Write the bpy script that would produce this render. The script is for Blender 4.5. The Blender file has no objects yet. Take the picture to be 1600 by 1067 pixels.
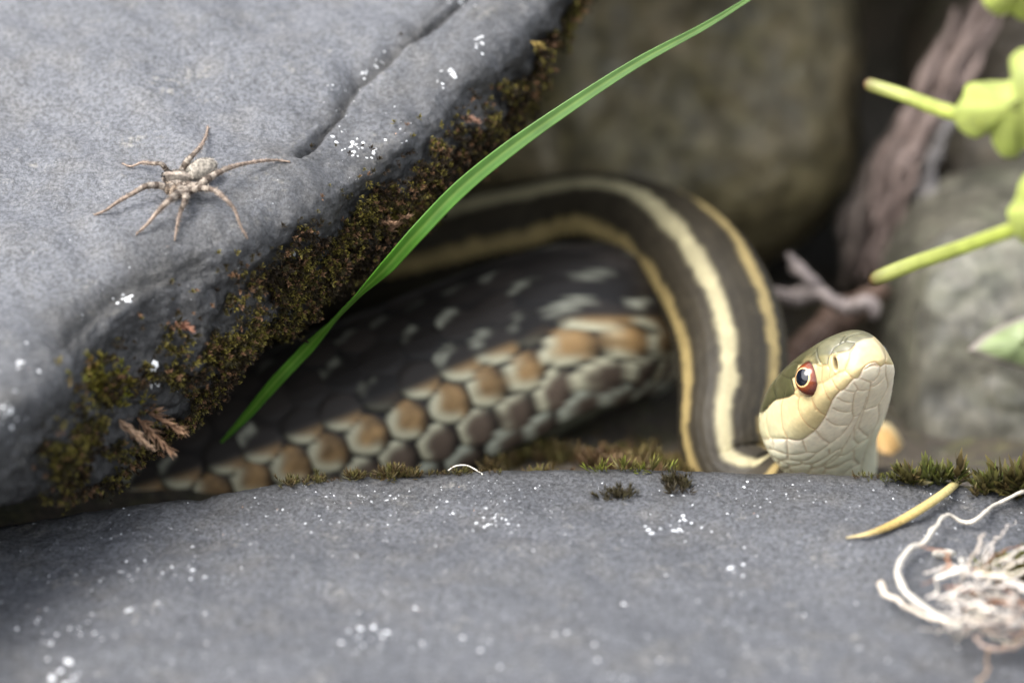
import bpy, bmesh, math, random
import numpy as np
from mathutils import Vector, Matrix, noise
from mathutils.bvhtree import BVHTree
from mathutils.kdtree import KDTree

# ------------------------------------------------------------------ camera, sky, sun, exposure
# one Blender unit is one centimetre
C = bpy.context.scene
C.unit_settings.system = 'METRIC'
C.unit_settings.scale_length = 0.01
PITCH = math.radians(18.0)
DIST = 60.0                       # camera to focus plane, cm
KPX = 128.0                       # photo pixels per cm in the focus plane
RV = np.array([1.0, 0.0, 0.0])
UV_ = np.array([0.0, math.sin(PITCH), math.cos(PITCH)])
VV = np.array([0.0, math.cos(PITCH), -math.sin(PITCH)])
CAMP = -VV * DIST

cam_d = bpy.data.cameras.new('camera')
cam = bpy.data.objects.new('camera', cam_d)
C.collection.objects.link(cam)
cam.location = CAMP
cam.rotation_euler = (math.radians(90) - PITCH, 0, 0)
cam_d.sensor_width = 36
cam_d.lens = 36 * DIST / 12.5
cam_d.clip_start = 1.0
cam_d.clip_end = 20000
cam_d.dof.use_dof = True
cam_d.dof.focus_distance = DIST
cam_d.dof.aperture_fstop = cam_d.lens * 1e-3 / 1.6
C.camera = cam

SUN_EL, SUN_AZ = math.radians(54), math.radians(-118)     # azimuth measured from the direction the camera looks
w = bpy.data.worlds.new('World')
C.world = w
w.use_nodes = True
nt = w.node_tree
nt.nodes.clear()
sky = nt.nodes.new('ShaderNodeTexSky')
sky.sky_type = 'NISHITA'
sky.sun_disc = False
sky.sun_elevation = SUN_EL
sky.sun_rotation = SUN_AZ
sky.air_density = 1.0
sky.dust_density = 3.0
hs = nt.nodes.new('ShaderNodeHueSaturation')
hs.inputs['Saturation'].default_value = 0.3
bg = nt.nodes.new('ShaderNodeBackground')
bg.inputs['Strength'].default_value = 0.15
wo = nt.nodes.new('ShaderNodeOutputWorld')
nt.links.new(sky.outputs[0], hs.inputs['Color'])
nt.links.new(hs.outputs[0], bg.inputs['Color'])
nt.links.new(bg.outputs[0], wo.inputs['Surface'])

sl = bpy.data.lights.new('sun', 'SUN')
sl.energy = 1.3
sl.angle = math.radians(42)
sl.color = (1.0, 0.95, 0.87)
so = bpy.data.objects.new('sun', sl)
C.collection.objects.link(so)
sd = Vector((math.sin(SUN_AZ) * math.cos(SUN_EL), math.cos(SUN_AZ) * math.cos(SUN_EL), math.sin(SUN_EL)))
so.rotation_euler = sd.to_track_quat('Z', 'Y').to_euler()
so.location = sd * 100

C.view_settings.view_transform = 'Standard'
C.view_settings.look = 'None'
C.view_settings.gamma = 1.0
C.view_settings.use_curve_mapping = False
C.view_settings.exposure = 1.66
C.render.engine = 'CYCLES'
C.cycles.max_bounces = 6
C.cycles.diffuse_bounces = 4

rnd = np.random.RandomState(7)

# ------------------------------------------------------------------ helpers
def at(px, py, d):
    """points surveyed in the photograph: direction px,py and the depth d behind the focus plane (cm)"""
    px, py, d = np.asarray(px, float), np.asarray(py, float), np.asarray(d, float)
    f = (DIST + d) / DIST
    x = (px - 800.0) / KPX * f
    y = (533.5 - py) / KPX * f
    return x[..., None] * RV + y[..., None] * UV_ + d[..., None] * VV

def atp(P):
    P = np.asarray(P, float)
    return at(P[..., 0], P[..., 1], P[..., 2])

def proj(P):
    q = np.asarray(P) - CAMP
    z = q @ VV
    return np.stack([800 + (q @ RV) / z * DIST * KPX, 533.5 - (q @ UV_) / z * DIST * KPX, z - DIST], -1)

def camdir(r, u, t):
    v = r * RV + u * UV_ - t * VV
    return v / np.linalg.norm(v)

def crom(P, n):
    """Catmull-Rom through the rows of P, n samples"""
    P = np.asarray(P, float)
    m = len(P)
    E_ = np.concatenate([(2 * P[0] - P[1])[None], P, (2 * P[-1] - P[-2])[None]])
    t = np.linspace(0, m - 1, n)
    i = np.minimum(t.astype(int), m - 2)
    f = (t - i).reshape((-1,) + (1,) * (P.ndim - 1))
    a, b, c, d = E_[i], E_[i + 1], E_[i + 2], E_[i + 3]
    return 0.5 * (2 * b + (c - a) * f + (2 * a - 5 * b + 4 * c - d) * f ** 2 + (3 * b - a - 3 * c + d) * f ** 3)

def sstep(a, b, x):
    t = np.clip((x - a) / (b - a), 0, 1)
    return t * t * (3 - 2 * t)

def grid_faces(nr, nc, wrap=False):
    r = np.arange(nr - 1)[:, None]
    c = np.arange(nc if wrap else nc - 1)[None]
    c2 = (c + 1) % nc
    return np.stack([r * nc + c, r * nc + c2, (r + 1) * nc + c2, (r + 1) * nc + c], -1).reshape(-1, 4)

def vnormals(V, F):
    N = np.zeros_like(V)
    n = np.cross(V[F[:, 2]] - V[F[:, 0]], V[F[:, 3 if F.shape[1] > 3 else 1]] - V[F[:, 1 if F.shape[1] > 3 else 0]])
    for k in range(F.shape[1]):
        np.add.at(N, F[:, k], n)
    return N / np.maximum(np.linalg.norm(N, axis=1, keepdims=True), 1e-12)

def mesh(name, V, F, mats, col=None, smooth=True, fmat=None):
    V = np.asarray(V, np.float32)
    F = np.asarray(F, np.int32)
    me = bpy.data.meshes.new(name)
    me.vertices.add(len(V))
    me.vertices.foreach_set('co', V.ravel())
    k = F.shape[1]
    me.loops.add(F.size)
    me.loops.foreach_set('vertex_index', F.ravel())
    me.polygons.add(len(F))
    me.polygons.foreach_set('loop_start', np.arange(0, F.size, k, dtype=np.int32))
    me.polygons.foreach_set('loop_total', np.full(len(F), k, np.int32))
    if smooth:
        me.polygons.foreach_set('use_smooth', np.ones(len(F), bool))
    if fmat is not None:
        me.polygons.foreach_set('material_index', np.asarray(fmat, np.int32))
    me.update(calc_edges=True)
    me.validate()
    if col is not None:
        a = me.color_attributes.new('tint', 'FLOAT_COLOR', 'POINT')
        c4 = np.ones((len(V), 4), np.float32)
        c4[:, :3] = col
        a.data.foreach_set('color', c4.ravel())
    for m in (mats if isinstance(mats, (list, tuple)) else [mats]):
        me.materials.append(m)
    return me

def obj(name, me, parent=None, label=None, cat=None, group=None, kind=None):
    o = bpy.data.objects.new(name, me)
    C.collection.objects.link(o)
    if parent is not None:
        o.parent = parent
    if label: o['label'] = label
    if cat: o['category'] = cat
    if group: o['group'] = group
    if kind: o['kind'] = kind
    return o

def fbm(V, scale, octaves=4, seed=0.0):
    o = Vector((seed * 17.3, seed * 5.1, seed * 9.7))
    return np.array([noise.fractal(Vector(v) * scale + o, 0.9, 2.0, octaves) for v in V.tolist()])

def tube(P, R, n=8, flat=1.0, up=None):
    """swept tube with closed ends; returns verts and quads"""
    P = np.asarray(P, float)
    R = np.broadcast_to(np.asarray(R, float), (len(P),))
    T = np.gradient(P, axis=0)
    T /= np.linalg.norm(T, axis=1, keepdims=True) + 1e-12
    n0 = np.array([0.13, 0.27, 0.95]) if up is None else np.asarray(up, float)
    Ns = []
    for t in T:
        n0 = n0 - t * (n0 @ t)
        n0 = n0 / (np.linalg.norm(n0) + 1e-12)
        Ns.append(n0)
    N = np.array(Ns)
    B = np.cross(T, N)
    a = np.linspace(0, 2 * np.pi, n, endpoint=False)
    ring = N[:, None] * np.cos(a)[None, :, None] * flat + B[:, None] * np.sin(a)[None, :, None]
    V = (P[:, None] + ring * R[:, None, None]).reshape(-1, 3)
    V = np.concatenate([np.repeat(P[:1], n, 0), V, np.repeat(P[-1:], n, 0)])
    return V, grid_faces(len(P) + 2, n, True)

def joined(parts):
    Vs, Fs, o = [], [], 0
    for V, F in parts:
        Vs.append(V); Fs.append(F + o); o += len(V)
    return np.concatenate(Vs), np.concatenate(Fs)

# ------------------------------------------------------------------ materials
def new_mat(name):
    m = bpy.data.materials.new(name)
    m.use_nodes = True
    t = m.node_tree
    return m, t, t.nodes['Principled BSDF']

def N(t, kind, **kw):
    n = t.nodes.new(kind)
    for k, v in kw.items():
        if k in n.inputs.keys():
            n.inputs[k].default_value = v
        else:
            setattr(n, k, v)
    return n

def ramp(t, src, stops):
    r = t.nodes.new('ShaderNodeValToRGB')
    e = r.color_ramp.elements
    while len(e) > 1: e.remove(e[-1])
    e[0].position, e[0].color = stops[0][0], (*stops[0][1], 1)
    for p, c in stops[1:]:
        x = e.new(p); x.color = (*c, 1)
    t.links.new(src, r.inputs[0])
    return r.outputs[0]

def mixc(t, fac, a, b, mode='MIX'):
    m = t.nodes.new('ShaderNodeMix')
    m.data_type = 'RGBA'
    m.blend_type = mode
    for s, v in ((0, fac), (6, a), (7, b)):
        if hasattr(v, 'is_linked') or hasattr(v, 'links'):
            t.links.new(v, m.inputs[s])
        else:
            m.inputs[s].default_value = v if s == 0 else (*v, 1)
    return m.outputs[2]

def tint_mat(name, rough=0.5, spec=0.5, noise_scale=0, noise_amt=0.0, bump=0.0, bump_scale=60, coat=0.0, sss=0.0, trans=0.0, rough_attr=False):
    m, t, b = new_mat(name)
    a = N(t, 'ShaderNodeVertexColor', layer_name='tint')
    c = a.outputs[0]
    tc = N(t, 'ShaderNodeTexCoord')
    if noise_amt:
        nz = N(t, 'ShaderNodeTexNoise', Scale=noise_scale, Detail=4.0)
        t.links.new(tc.outputs['Object'], nz.inputs['Vector'])
        r = ramp(t, nz.outputs[0], [(0.3, (1 - noise_amt,) * 3), (0.7, (1 + noise_amt,) * 3)])
        c = mixc(t, 1.0, c, r, 'MULTIPLY')
    t.links.new(c, b.inputs['Base Color'])
    b.inputs['Roughness'].default_value = rough
    b.inputs['Specular IOR Level'].default_value = spec
    b.inputs['Coat Weight'].default_value = coat
    b.inputs['Coat Roughness'].default_value = 0.03
    if sss:
        b.inputs['Subsurface Weight'].default_value = sss
        b.inputs['Subsurface Radius'].default_value = (1.0, 0.6, 0.35)
        b.inputs['Subsurface Scale'].default_value = 0.05
    if bump:
        nb = N(t, 'ShaderNodeTexNoise', Scale=bump_scale, Detail=3.0)
        t.links.new(tc.outputs['Object'], nb.inputs['Vector'])
        bm_ = N(t, 'ShaderNodeBump', Strength=bump, Distance=0.01)
        t.links.new(nb.outputs[0], bm_.inputs['Height'])
        t.links.new(bm_.outputs[0], b.inputs['Normal'])
    if trans:
        tr = N(t, 'ShaderNodeBsdfTranslucent')
        t.links.new(c, tr.inputs[0])
        mx = N(t, 'ShaderNodeMixShader', Fac=trans)
        t.links.new(b.outputs[0], mx.inputs[1])
        t.links.new(tr.outputs[0], mx.inputs[2])
        t.links.new(mx.outputs[0], t.nodes['Material Output'].inputs['Surface'])
    return m

def rock_mat(name, lo, hi, warm, scale=1.0, grain=26.0, rough=0.55, bump=0.55, speck=0.3, tint=True, crust_c=(0.17, 0.165, 0.155), gc=(.58, 1.45)):
    m, t, b = new_mat(name)
    tc = N(t, 'ShaderNodeTexCoord')
    P = tc.outputs['Object']
    def nz(s, d=5.0, r=0.6, dist=0.0):
        n = N(t, 'ShaderNodeTexNoise', Scale=s, Detail=d, Roughness=r, Distortion=dist)
        t.links.new(P, n.inputs['Vector'])
        return n.outputs[0]
    big = ramp(t, nz(0.55 * scale, 6, 0.62, 0.4), [(0.3, lo), (0.72, hi)])
    c = mixc(t, ramp(t, nz(1.7 * scale, 4), [(0.48, (0, 0, 0)), (0.8, (0.75,) * 3)]), big, warm)
    crust = N(t, 'ShaderNodeMath', operation='MULTIPLY')
    t.links.new(ramp(t, nz(1.3 * scale, 6, 0.7), [(0.56, (0, 0, 0)), (0.66, (1, 1, 1))]), crust.inputs[0])
    t.links.new(ramp(t, nz(9 * scale, 4, 0.7), [(0.5, (0, 0, 0)), (0.62, (1, 1, 1))]), crust.inputs[1])
    c = mixc(t, crust.outputs[0], c, crust_c)
    c = mixc(t, 1.0, c, ramp(t, nz(grain, 3, 0.7), [(0.38, (gc[0],) * 3), (0.62, (gc[1],) * 3)]), 'MULTIPLY')
    fine = nz(grain * 2.2, 2)
    c = mixc(t, ramp(t, fine, [(0.66, (0, 0, 0)), (0.78, (speck,) * 3)]), c, (0.5, 0.49, 0.46))
    if tint:
        a = N(t, 'ShaderNodeVertexColor', layer_name='tint')
        c = mixc(t, 1.0, c, a.outputs[0], 'MULTIPLY')
    t.links.new(c, b.inputs['Base Color'])
    rr = ramp(t, nz(grain * 1.3, 3), [(0.3, (rough - 0.1,) * 3), (0.7, (rough + 0.2,) * 3)])
    t.links.new(rr, b.inputs['Roughness'])
    b.inputs['Specular IOR Level'].default_value = 0.6
    b1 = N(t, 'ShaderNodeBump', Strength=bump, Distance=0.035)
    t.links.new(nz(grain * 0.45, 6, 0.75), b1.inputs['Height'])
    b2 = N(t, 'ShaderNodeBump', Strength=bump * 0.9, Distance=0.012)
    t.links.new(nz(grain * 1.6, 3, 0.7), b2.inputs['Height'])
    t.links.new(b1.outputs[0], b2.inputs['Normal'])
    t.links.new(b2.outputs[0], b.inputs['Normal'])
    return m

M_slate = rock_mat('slate', (0.080, 0.084, 0.095), (0.106, 0.110, 0.122), (0.112, 0.108, 0.103), grain=20.0, bump=0.8, crust_c=(0.17, 0.165, 0.155))
M_slate2 = rock_mat('slate_front', (0.062, 0.065, 0.074), (0.084, 0.087, 0.097), (0.094, 0.090, 0.085), grain=21.0, bump=1.0, gc=(.48, 1.6))
M_boulder = rock_mat('boulder', (0.06, 0.054, 0.018), (0.22, 0.172, 0.088), (0.27, 0.21, 0.13), scale=0.42, grain=2.5, crust_c=(.24, .23, .16), speck=0.0, tint=False)
M_right = rock_mat('right_rock', (0.075, 0.058, 0.038), (0.155, 0.125, 0.09), (0.13, 0.15, 0.09), scale=0.5, grain=2.5, crust_c=(.17, .19, .13), speck=0.0, tint=False)
M_lichen = rock_mat('lichen_stone', (0.06, 0.056, 0.04), (0.10, 0.093, 0.072), (0.085, 0.095, 0.06), scale=0.5, grain=2.5, speck=0.0, tint=False, crust_c=(.10, .108, .075))
M_soil = rock_mat('soil', (0.02, 0.016, 0.011), (0.075, 0.055, 0.035), (0.07, 0.075, 0.02), scale=1.6, grain=8.0, speck=0.0, rough=0.8, tint=False)
M_body = tint_mat('snake_skin', rough=0.55, spec=0.3, noise_scale=40, noise_amt=0.15)
M_head = tint_mat('snake_head_plates', rough=0.3, spec=0.5, noise_scale=14, noise_amt=0.1, sss=0.12, bump=0.06, bump_scale=90)
M_eye = tint_mat('snake_iris', rough=0.12, spec=0.6, noise_scale=60, noise_amt=0.3, coat=0.3)
M_moss = tint_mat('moss_leaf', rough=0.6, spec=0.3, trans=0.25)
M_leaf = tint_mat('fresh_leaf', rough=0.38, spec=0.45, noise_scale=3, noise_amt=0.15, trans=0.45)
M_dry = tint_mat('dry_fibre', rough=0.6, spec=0.3, noise_scale=25, noise_amt=0.25, bump=0.4, bump_scale=30)
M_spider = tint_mat('spider_fuzz', rough=0.75, spec=0.2, noise_scale=28, noise_amt=0.45, bump=0.5, bump_scale=50)
M_fleck = tint_mat('pale_fleck', rough=0.35, spec=0.6)

# ------------------------------------------------------------------ setting: ground and rocks
def patch(ctrl, nu, nv):
    """ctrl[rows][cols] of (px, py, depth): smooth sheet, returns nu x nv surveyed coordinates"""
    A = crom(np.asarray(ctrl, float), nu)
    return crom(A.transpose(1, 0, 2), nv).transpose(1, 0, 2)

def seg_dist(P, line):
    """2-D distance to a polyline and position along it"""
    L = np.asarray(line, float)
    best = np.full(len(P), 1e9)
    for a, b in zip(L[:-1], L[1:]):
        ab = b - a
        t = np.clip(((P - a) @ ab) / (ab @ ab), 0, 1)
        best = np.minimum(best, np.linalg.norm(P - a - t[:, None] * ab, axis=1))
    return best

# ground sheet
gx = np.concatenate([-np.geomspace(2000, 30, 24), np.linspace(-26, 26, 120), np.geomspace(30, 2000, 24)])
GV = np.stack(np.meshgrid(gx, gx, indexing='ij'), -1).reshape(-1, 2)
GV = np.concatenate([GV, np.zeros((len(GV), 1))], 1)
near = np.exp(-(np.hypot(GV[:, 0], GV[:, 1]) / 30) ** 2)
GV[:, 2] = -2.75 + near * (0.28 * fbm(GV, 0.7, 5)) - (1 - near) * 1.0
obj('ground', mesh('ground', GV, grid_faces(len(gx), len(gx)), M_soil), kind='structure')

# overhanging slab, upper left -------------------------------------------------
SA = [(-420, 1010), (-230, 850), (-50, 690), (60, 590), (165, 478), (300, 402), (420, 345), (540, 272), (640, 190), (733, 92), (832, 8), (915, -100), (1240, -350), (1500, -600)]
SB = [(-480, 1080), (-280, 930), (-90, 810), (62, 768), (160, 735), (286, 662), (392, 548), (532, 420), (660, 318), (760, 222), (846, 104), (918, -28), (1260, -290), (1520, -540)]
SA = np.array(SA, float); SB = np.array(SB, float)
dA = (285 - SA[:, 1]) / 112.0
pl = lambda x, y: (285 - y) / 112.0
rows = []
for (a, b, da) in zip(SA, SB, dA):
    r = []
    for dx, dy in ((-2600, -1900), (-1300, -950), (-700, -480), (-330, -215), (-120, -78)):
        p = a + (dx, dy)
        r.append((p[0], p[1], pl(*p) - 0.05))
    r.append((a[0], a[1], da))
    m1 = a * 0.62 + b * 0.38 + (14, 6)
    r.append((m1[0], m1[1], da + 0.2))
    m2 = a * 0.25 + b * 0.75 + (10, 4)
    r.append((m2[0], m2[1], da + 0.38))
    r.append((b[0], b[1], da + 0.95))
    r.append((b[0] - 25, b[1] - 14, da + 2.2))
    r.append((b[0] - 90, b[1] - 60, da + 5.5))
    r.append((b[0] - 220, b[1] - 120, da + 11))
    rows.append(r)
NU, NV = 640, 300
# finer sampling near the rim
S = patch(rows, NU, 340)
Sp = S.reshape(-1, 3)
V = atp(Sp)
F = grid_faces(S.shape[0], S.shape[1])
Nn = vnormals(V, F)
if (Nn[(S.shape[0] // 2) * S.shape[1] + 40] @ VV) > 0: Nn = -Nn
vrow = np.tile(np.linspace(0, 11, 340), NU)               # 5 = crest, 8 = lower lip
edge = np.exp(-((vrow - 7.0) / 1.7) ** 2)
dsp = 0.16 * fbm(V, 0.45, 4, 1) + 0.035 * fbm(V, 2.2, 4, 2)
dsp += edge * (0.16 * fbm(V, 1.5, 5, 3) + 0.06 * fbm(V, 5, 3, 4))
crack = [(800, -55), (735, -2), (690, 34), (640, 66), (600, 96), (562, 124), (542, 152), (515, 192), (490, 222), (466, 246)]
wob = Sp[:, :2] + np.stack([5 * fbm(V, 2.6, 4, 6), 5 * fbm(V, 2.6, 4, 7)], 1)
cd = seg_dist(wob, crack)
sgn_ = np.where((wob[:, 0] - 600) * .67 + (wob[:, 1] - 96) * .74 > 0, 1.0, -1.0)
cs = cd * sgn_
top = vrow < 5.6
prof_ = np.where(cs < 0, np.exp(-(cd / 20.0)) , np.exp(-(cd / 5.0) ** 2))
dsp -= np.where(top, (0.17 + .06 * fbm(V, 3, 3, 9)) * prof_, 0)
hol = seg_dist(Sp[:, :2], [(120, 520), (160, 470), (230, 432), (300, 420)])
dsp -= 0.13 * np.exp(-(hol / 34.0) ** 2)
V = V + Nn * dsp[:, None]
rim_dk = .6 * sstep(3.9, 5.0, vrow + 0.5 * fbm(V, .9, 4, 28)) + .42 * sstep(4.75, 6.0, vrow + 0.4 * fbm(V, 1.1, 4, 8) + .25 * fbm(V, 6, 3, 18))  # slab tint gets darker towards and over the rim
recess_shade = np.where(cs < 0, np.exp(-((cd + 4 * fbm(V, 5, 3, 17)) / 17.0) ** 2), np.exp(-(cd / 6.0) ** 2)) * top * 0.75 + 0.6 * np.exp(-((hol + 10 * fbm(V, 3, 3, 19)) / 24.0) ** 2)  # shade along the crack and in the hollow, painted into the tint
dark = np.clip(rim_dk * 0.85 + recess_shade, 0, 0.88)[:, None]
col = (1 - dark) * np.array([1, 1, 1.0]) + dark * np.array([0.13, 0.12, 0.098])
slab = obj('rock_slab', mesh('rock_slab', V, F, M_slate, col), label='big grey overhanging rock slab with a dark mossy rim and the spider on top', cat='rock')
slab_bvh = BVHTree.FromPolygons(V.tolist(), F.tolist())
SLV, SLN, SLrow, SLp = V, vnormals(V, F), vrow, Sp
if (SLN[(NU // 2) * 340 + 60] @ VV) > 0: SLN = -SLN

# foreground rock ----------------------------------------------------------------
LIP = np.array([(-900, 940), (-450, 880), (-200, 848), (0, 824), (140, 801), (280, 781), (320, 781), (390, 764), (500, 750), (620, 744), (740, 738), (900, 735), (1050, 736), (1200, 741), (1390, 746), (1500, 757), (1610, 770), (1800, 800), (2100, 860), (2600, 960)], float)
rows = []
for x, y in LIP:
    dl = -0.25 - 0.0006 * max(0, 600 - x) + 0.0
    dev = lambda f: (x - 800) * f
    rows.append([(x + dev(.1), y + 900, dl + 3.0), (x + dev(.03), y + 330, dl + 1.9), (x, y + 90, dl + 1.0), (x, y + 14, dl + 0.42), (x, y, dl),
                 (x, y + 26, dl - 0.35), (x, y + 80, dl - 1.08), (x, y + 180, dl - 2.45), (x, y + 330, dl - 4.3), (x + dev(.05), y + 620, dl - 7.6), (x + dev(.1), y + 1100, dl - 11.0), (x + dev(.1), y + 2300, dl - 12.5)])
S = patch(rows, 420, 260)
Sp = S.reshape(-1, 3)
V = atp(Sp)
F = grid_faces(420, 260)
Nn = vnormals(V, F)
if Nn[210 * 260 + 150] @ np.array([0, 0, 1]) < 0: Nn = -Nn
vr = np.tile(np.linspace(0, 11, 260), 420)
V = V + Nn * (0.1 * fbm(V, 0.5, 4, 11) * sstep(4.2, 7, vr) + 0.028 * fbm(V, 2.4, 5, 12) + 0.012 * fbm(V, 7, 3, 13))[:, None]
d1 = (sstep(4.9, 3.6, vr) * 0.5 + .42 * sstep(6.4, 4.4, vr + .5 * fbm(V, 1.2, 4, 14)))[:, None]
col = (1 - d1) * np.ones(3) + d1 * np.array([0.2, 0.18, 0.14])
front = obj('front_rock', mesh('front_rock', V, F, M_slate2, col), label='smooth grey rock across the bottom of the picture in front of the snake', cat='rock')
front_bvh = BVHTree.FromPolygons(V.tolist(), F.tolist())
FRV, FRp, FRr = V, Sp, vr

def cast(bvh, px, py):
    d = at(px, py, 0.0) - CAMP
    d /= np.linalg.norm(d)
    loc, n, i, dist = bvh.ray_cast(Vector(CAMP), Vector(d))
    if loc is None: return None
    n = np.array(n)
    if n @ d > 0: n = -n
    return np.array(loc), n, d

def on(bvh, px, py, h=0.0):
    """point of a rock seen in direction px,py, lifted h above its surface"""
    r = cast(bvh, px, py)
    if r is None: return at(px, py, 0.0)
    loc, n, d = r
    return loc - d * (h / max(0.35, -(d @ n)))

# boulders behind -------------------------------------------------------------------
def boulder(name, ctrl, m, label, seed, nu=120, nv=120, amp=0.3):
    S = patch(ctrl, nu, nv)
    V = atp(S.reshape(-1, 3))
    F = grid_faces(nu, nv)
    Nn = vnormals(V, F)
    V = V + Nn * (amp * fbm(V, 0.35, 5, seed) + 0.08 * fbm(V, 1.6, 4, seed + 1))[:, None]
    return obj(name, mesh(name, V, F, m), label=label, cat='rock')

def rings(rs):
    """closed lump: rings of surveyed points (px centre, py centre, half width, half height, depth)"""
    out = []
    a = np.linspace(0, 2 * np.pi, 17)
    for cx, cy, hw, hh, d in rs:
        out.append([(cx + hw * np.sign(np.cos(t)) * abs(np.cos(t)) ** .6, cy - hh * np.sign(np.sin(t)) * abs(np.sin(t)) ** .6, d) for t in a])
    return out

boulder('boulder', rings([(1020, 120, 5, 5, 9.3), (1020, 120, 180, 150, 9.3), (1010, 100, 290, 250, 9.7), (1000, 80, 335, 318, 10.3), (990, 60, 350, 350, 11.6), (980, 40, 352, 370, 14), (980, 20, 330, 340, 18), (980, 20, 5, 5, 18.5)]), M_boulder,
        'large brown and olive boulder behind the coiled snake', 21, amp=.22)
boulder('boulder', rings([(1680, 330, 5, 5, 8.4), (1690, 330, 130, 150, 8.4), (1690, 330, 210, 260, 8.7), (1690, 330, 258, 350, 9.3), (1690, 330, 275, 390, 10.6), (1700, 330, 275, 400, 14), (1720, 330, 5, 5, 17)]), M_right,
        'tan grey boulder behind the bright green leaves', 25, amp=.22)
boulder('boulder', rings([(1660, 640, 5, 5, 4.9), (1660, 640, 130, 120, 4.95), (1660, 620, 215, 215, 5.15), (1665, 610, 258, 270, 5.7), (1670, 600, 282, 305, 6.8), (1670, 600, 282, 320, 8.6), (1660, 640, 5, 5, 10.5)]), M_lichen,
        'low grey green stone behind the star moss beside the snake head', 29, amp=0.12)
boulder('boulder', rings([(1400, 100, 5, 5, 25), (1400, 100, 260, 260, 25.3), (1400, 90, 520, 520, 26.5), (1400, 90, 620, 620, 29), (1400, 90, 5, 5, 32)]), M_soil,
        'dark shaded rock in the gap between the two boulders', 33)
ro = boulder('shade_rock', rings([(1300, -420, 5, 5, 5.5), (1300, -420, 260, 200, 5.7), (1280, -430, 430, 300, 7.0), (1260, -440, 520, 345, 10), (1260, -440, 540, 345, 16), (1260, -440, 540, 345, 26), (1260, -440, 5, 5, 28)]), M_boulder, None, 37)
del ro['category']; ro['kind'] = 'structure'  # unseen rock added above the frame to shade the boulders and gap

# ------------------------------------------------------------------ the snake
HR = np.array([[0.2706628, 0.86098312, -0.43063874], [0.34536123, 0.3307144, 0.87826739], [0.89859182, -0.38644024, -0.20783811]])
_t = CAMP - at(1280, 640, .5); _t /= np.linalg.norm(_t)
_r = np.cross(UV_, _t); _r /= np.linalg.norm(_r); _u = np.cross(_t, _r)
HAX = np.stack([HR[0, k] * _r + HR[1, k] * _u + HR[2, k] * _t for k in range(3)], 1)      # columns: forward, left, up of the head in the world
HS = 162.56 * 1.008 / KPX
HO = at(1360.15, 564.87, -0.62)
hq = np.sqrt(np.array([0, .04, .15, .4, .7, 1.0, 1.4, 1.75, 2.1, 2.75]))
hw = [0.0, 0.159, 0.238, 0.376, 0.461, 0.535, 0.616, 0.619, 0.54, 0.45]
ht = [0.0, 0.192, 0.337, 0.46, 0.51, 0.551, 0.566, 0.499, 0.379, 0.3]
hb = [0.0, 0.058, 0.115, 0.163, 0.213, 0.274, 0.359, 0.466, 0.525, 0.6]
NQ, NA = 380, 330
q = np.linspace(0, hq[-1], NQ)
def hsm(v):
    o = np.interp(q, hq, v)
    for _ in range(190):
        o[1:-1] = .25 * o[:-2] + .5 * o[1:-1] + .25 * o[2:]
    o[0] = 0
    return o
W_, T_, B_ = hsm(hw), hsm(ht), hsm(hb)
a = np.linspace(0, 2 * np.pi, NA, endpoint=False)
cc, ss = np.cos(a), np.sin(a)
se = lambda v, n: np.sign(v) * np.abs(v) ** (2 / n)
HL = np.empty((NQ, NA, 3))
HL[..., 0] = -(q ** 2)[:, None]
HL[..., 1] = np.where(ss >= 0, se(cc, 2.6), se(cc, 2.2))[None] * W_[:, None]
HL[..., 2] = np.where(ss >= 0, se(ss, 2.6)[None] * T_[:, None], se(ss, 2.2)[None] * B_[:, None])
HL = HL.reshape(-1, 3)
_bend = sstep(-1.65, -2.75, HL[:, 0])
HL[:, 1] += .30 * _bend; HL[:, 2] -= .10 * _bend
HF = grid_faces(NQ, NA, True)
h2w = lambda P: HO + (P * HS) @ HAX.T
HW = h2w(HL)
HN = vnormals(HW, HF)
if HN[200 * NA + NA // 2] @ (HW[200 * NA + NA // 2] - HW[200 * NA]) < 0: HN = -HN
head_bvh = BVHTree.FromPolygons(HW.tolist(), HF.tolist())

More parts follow.
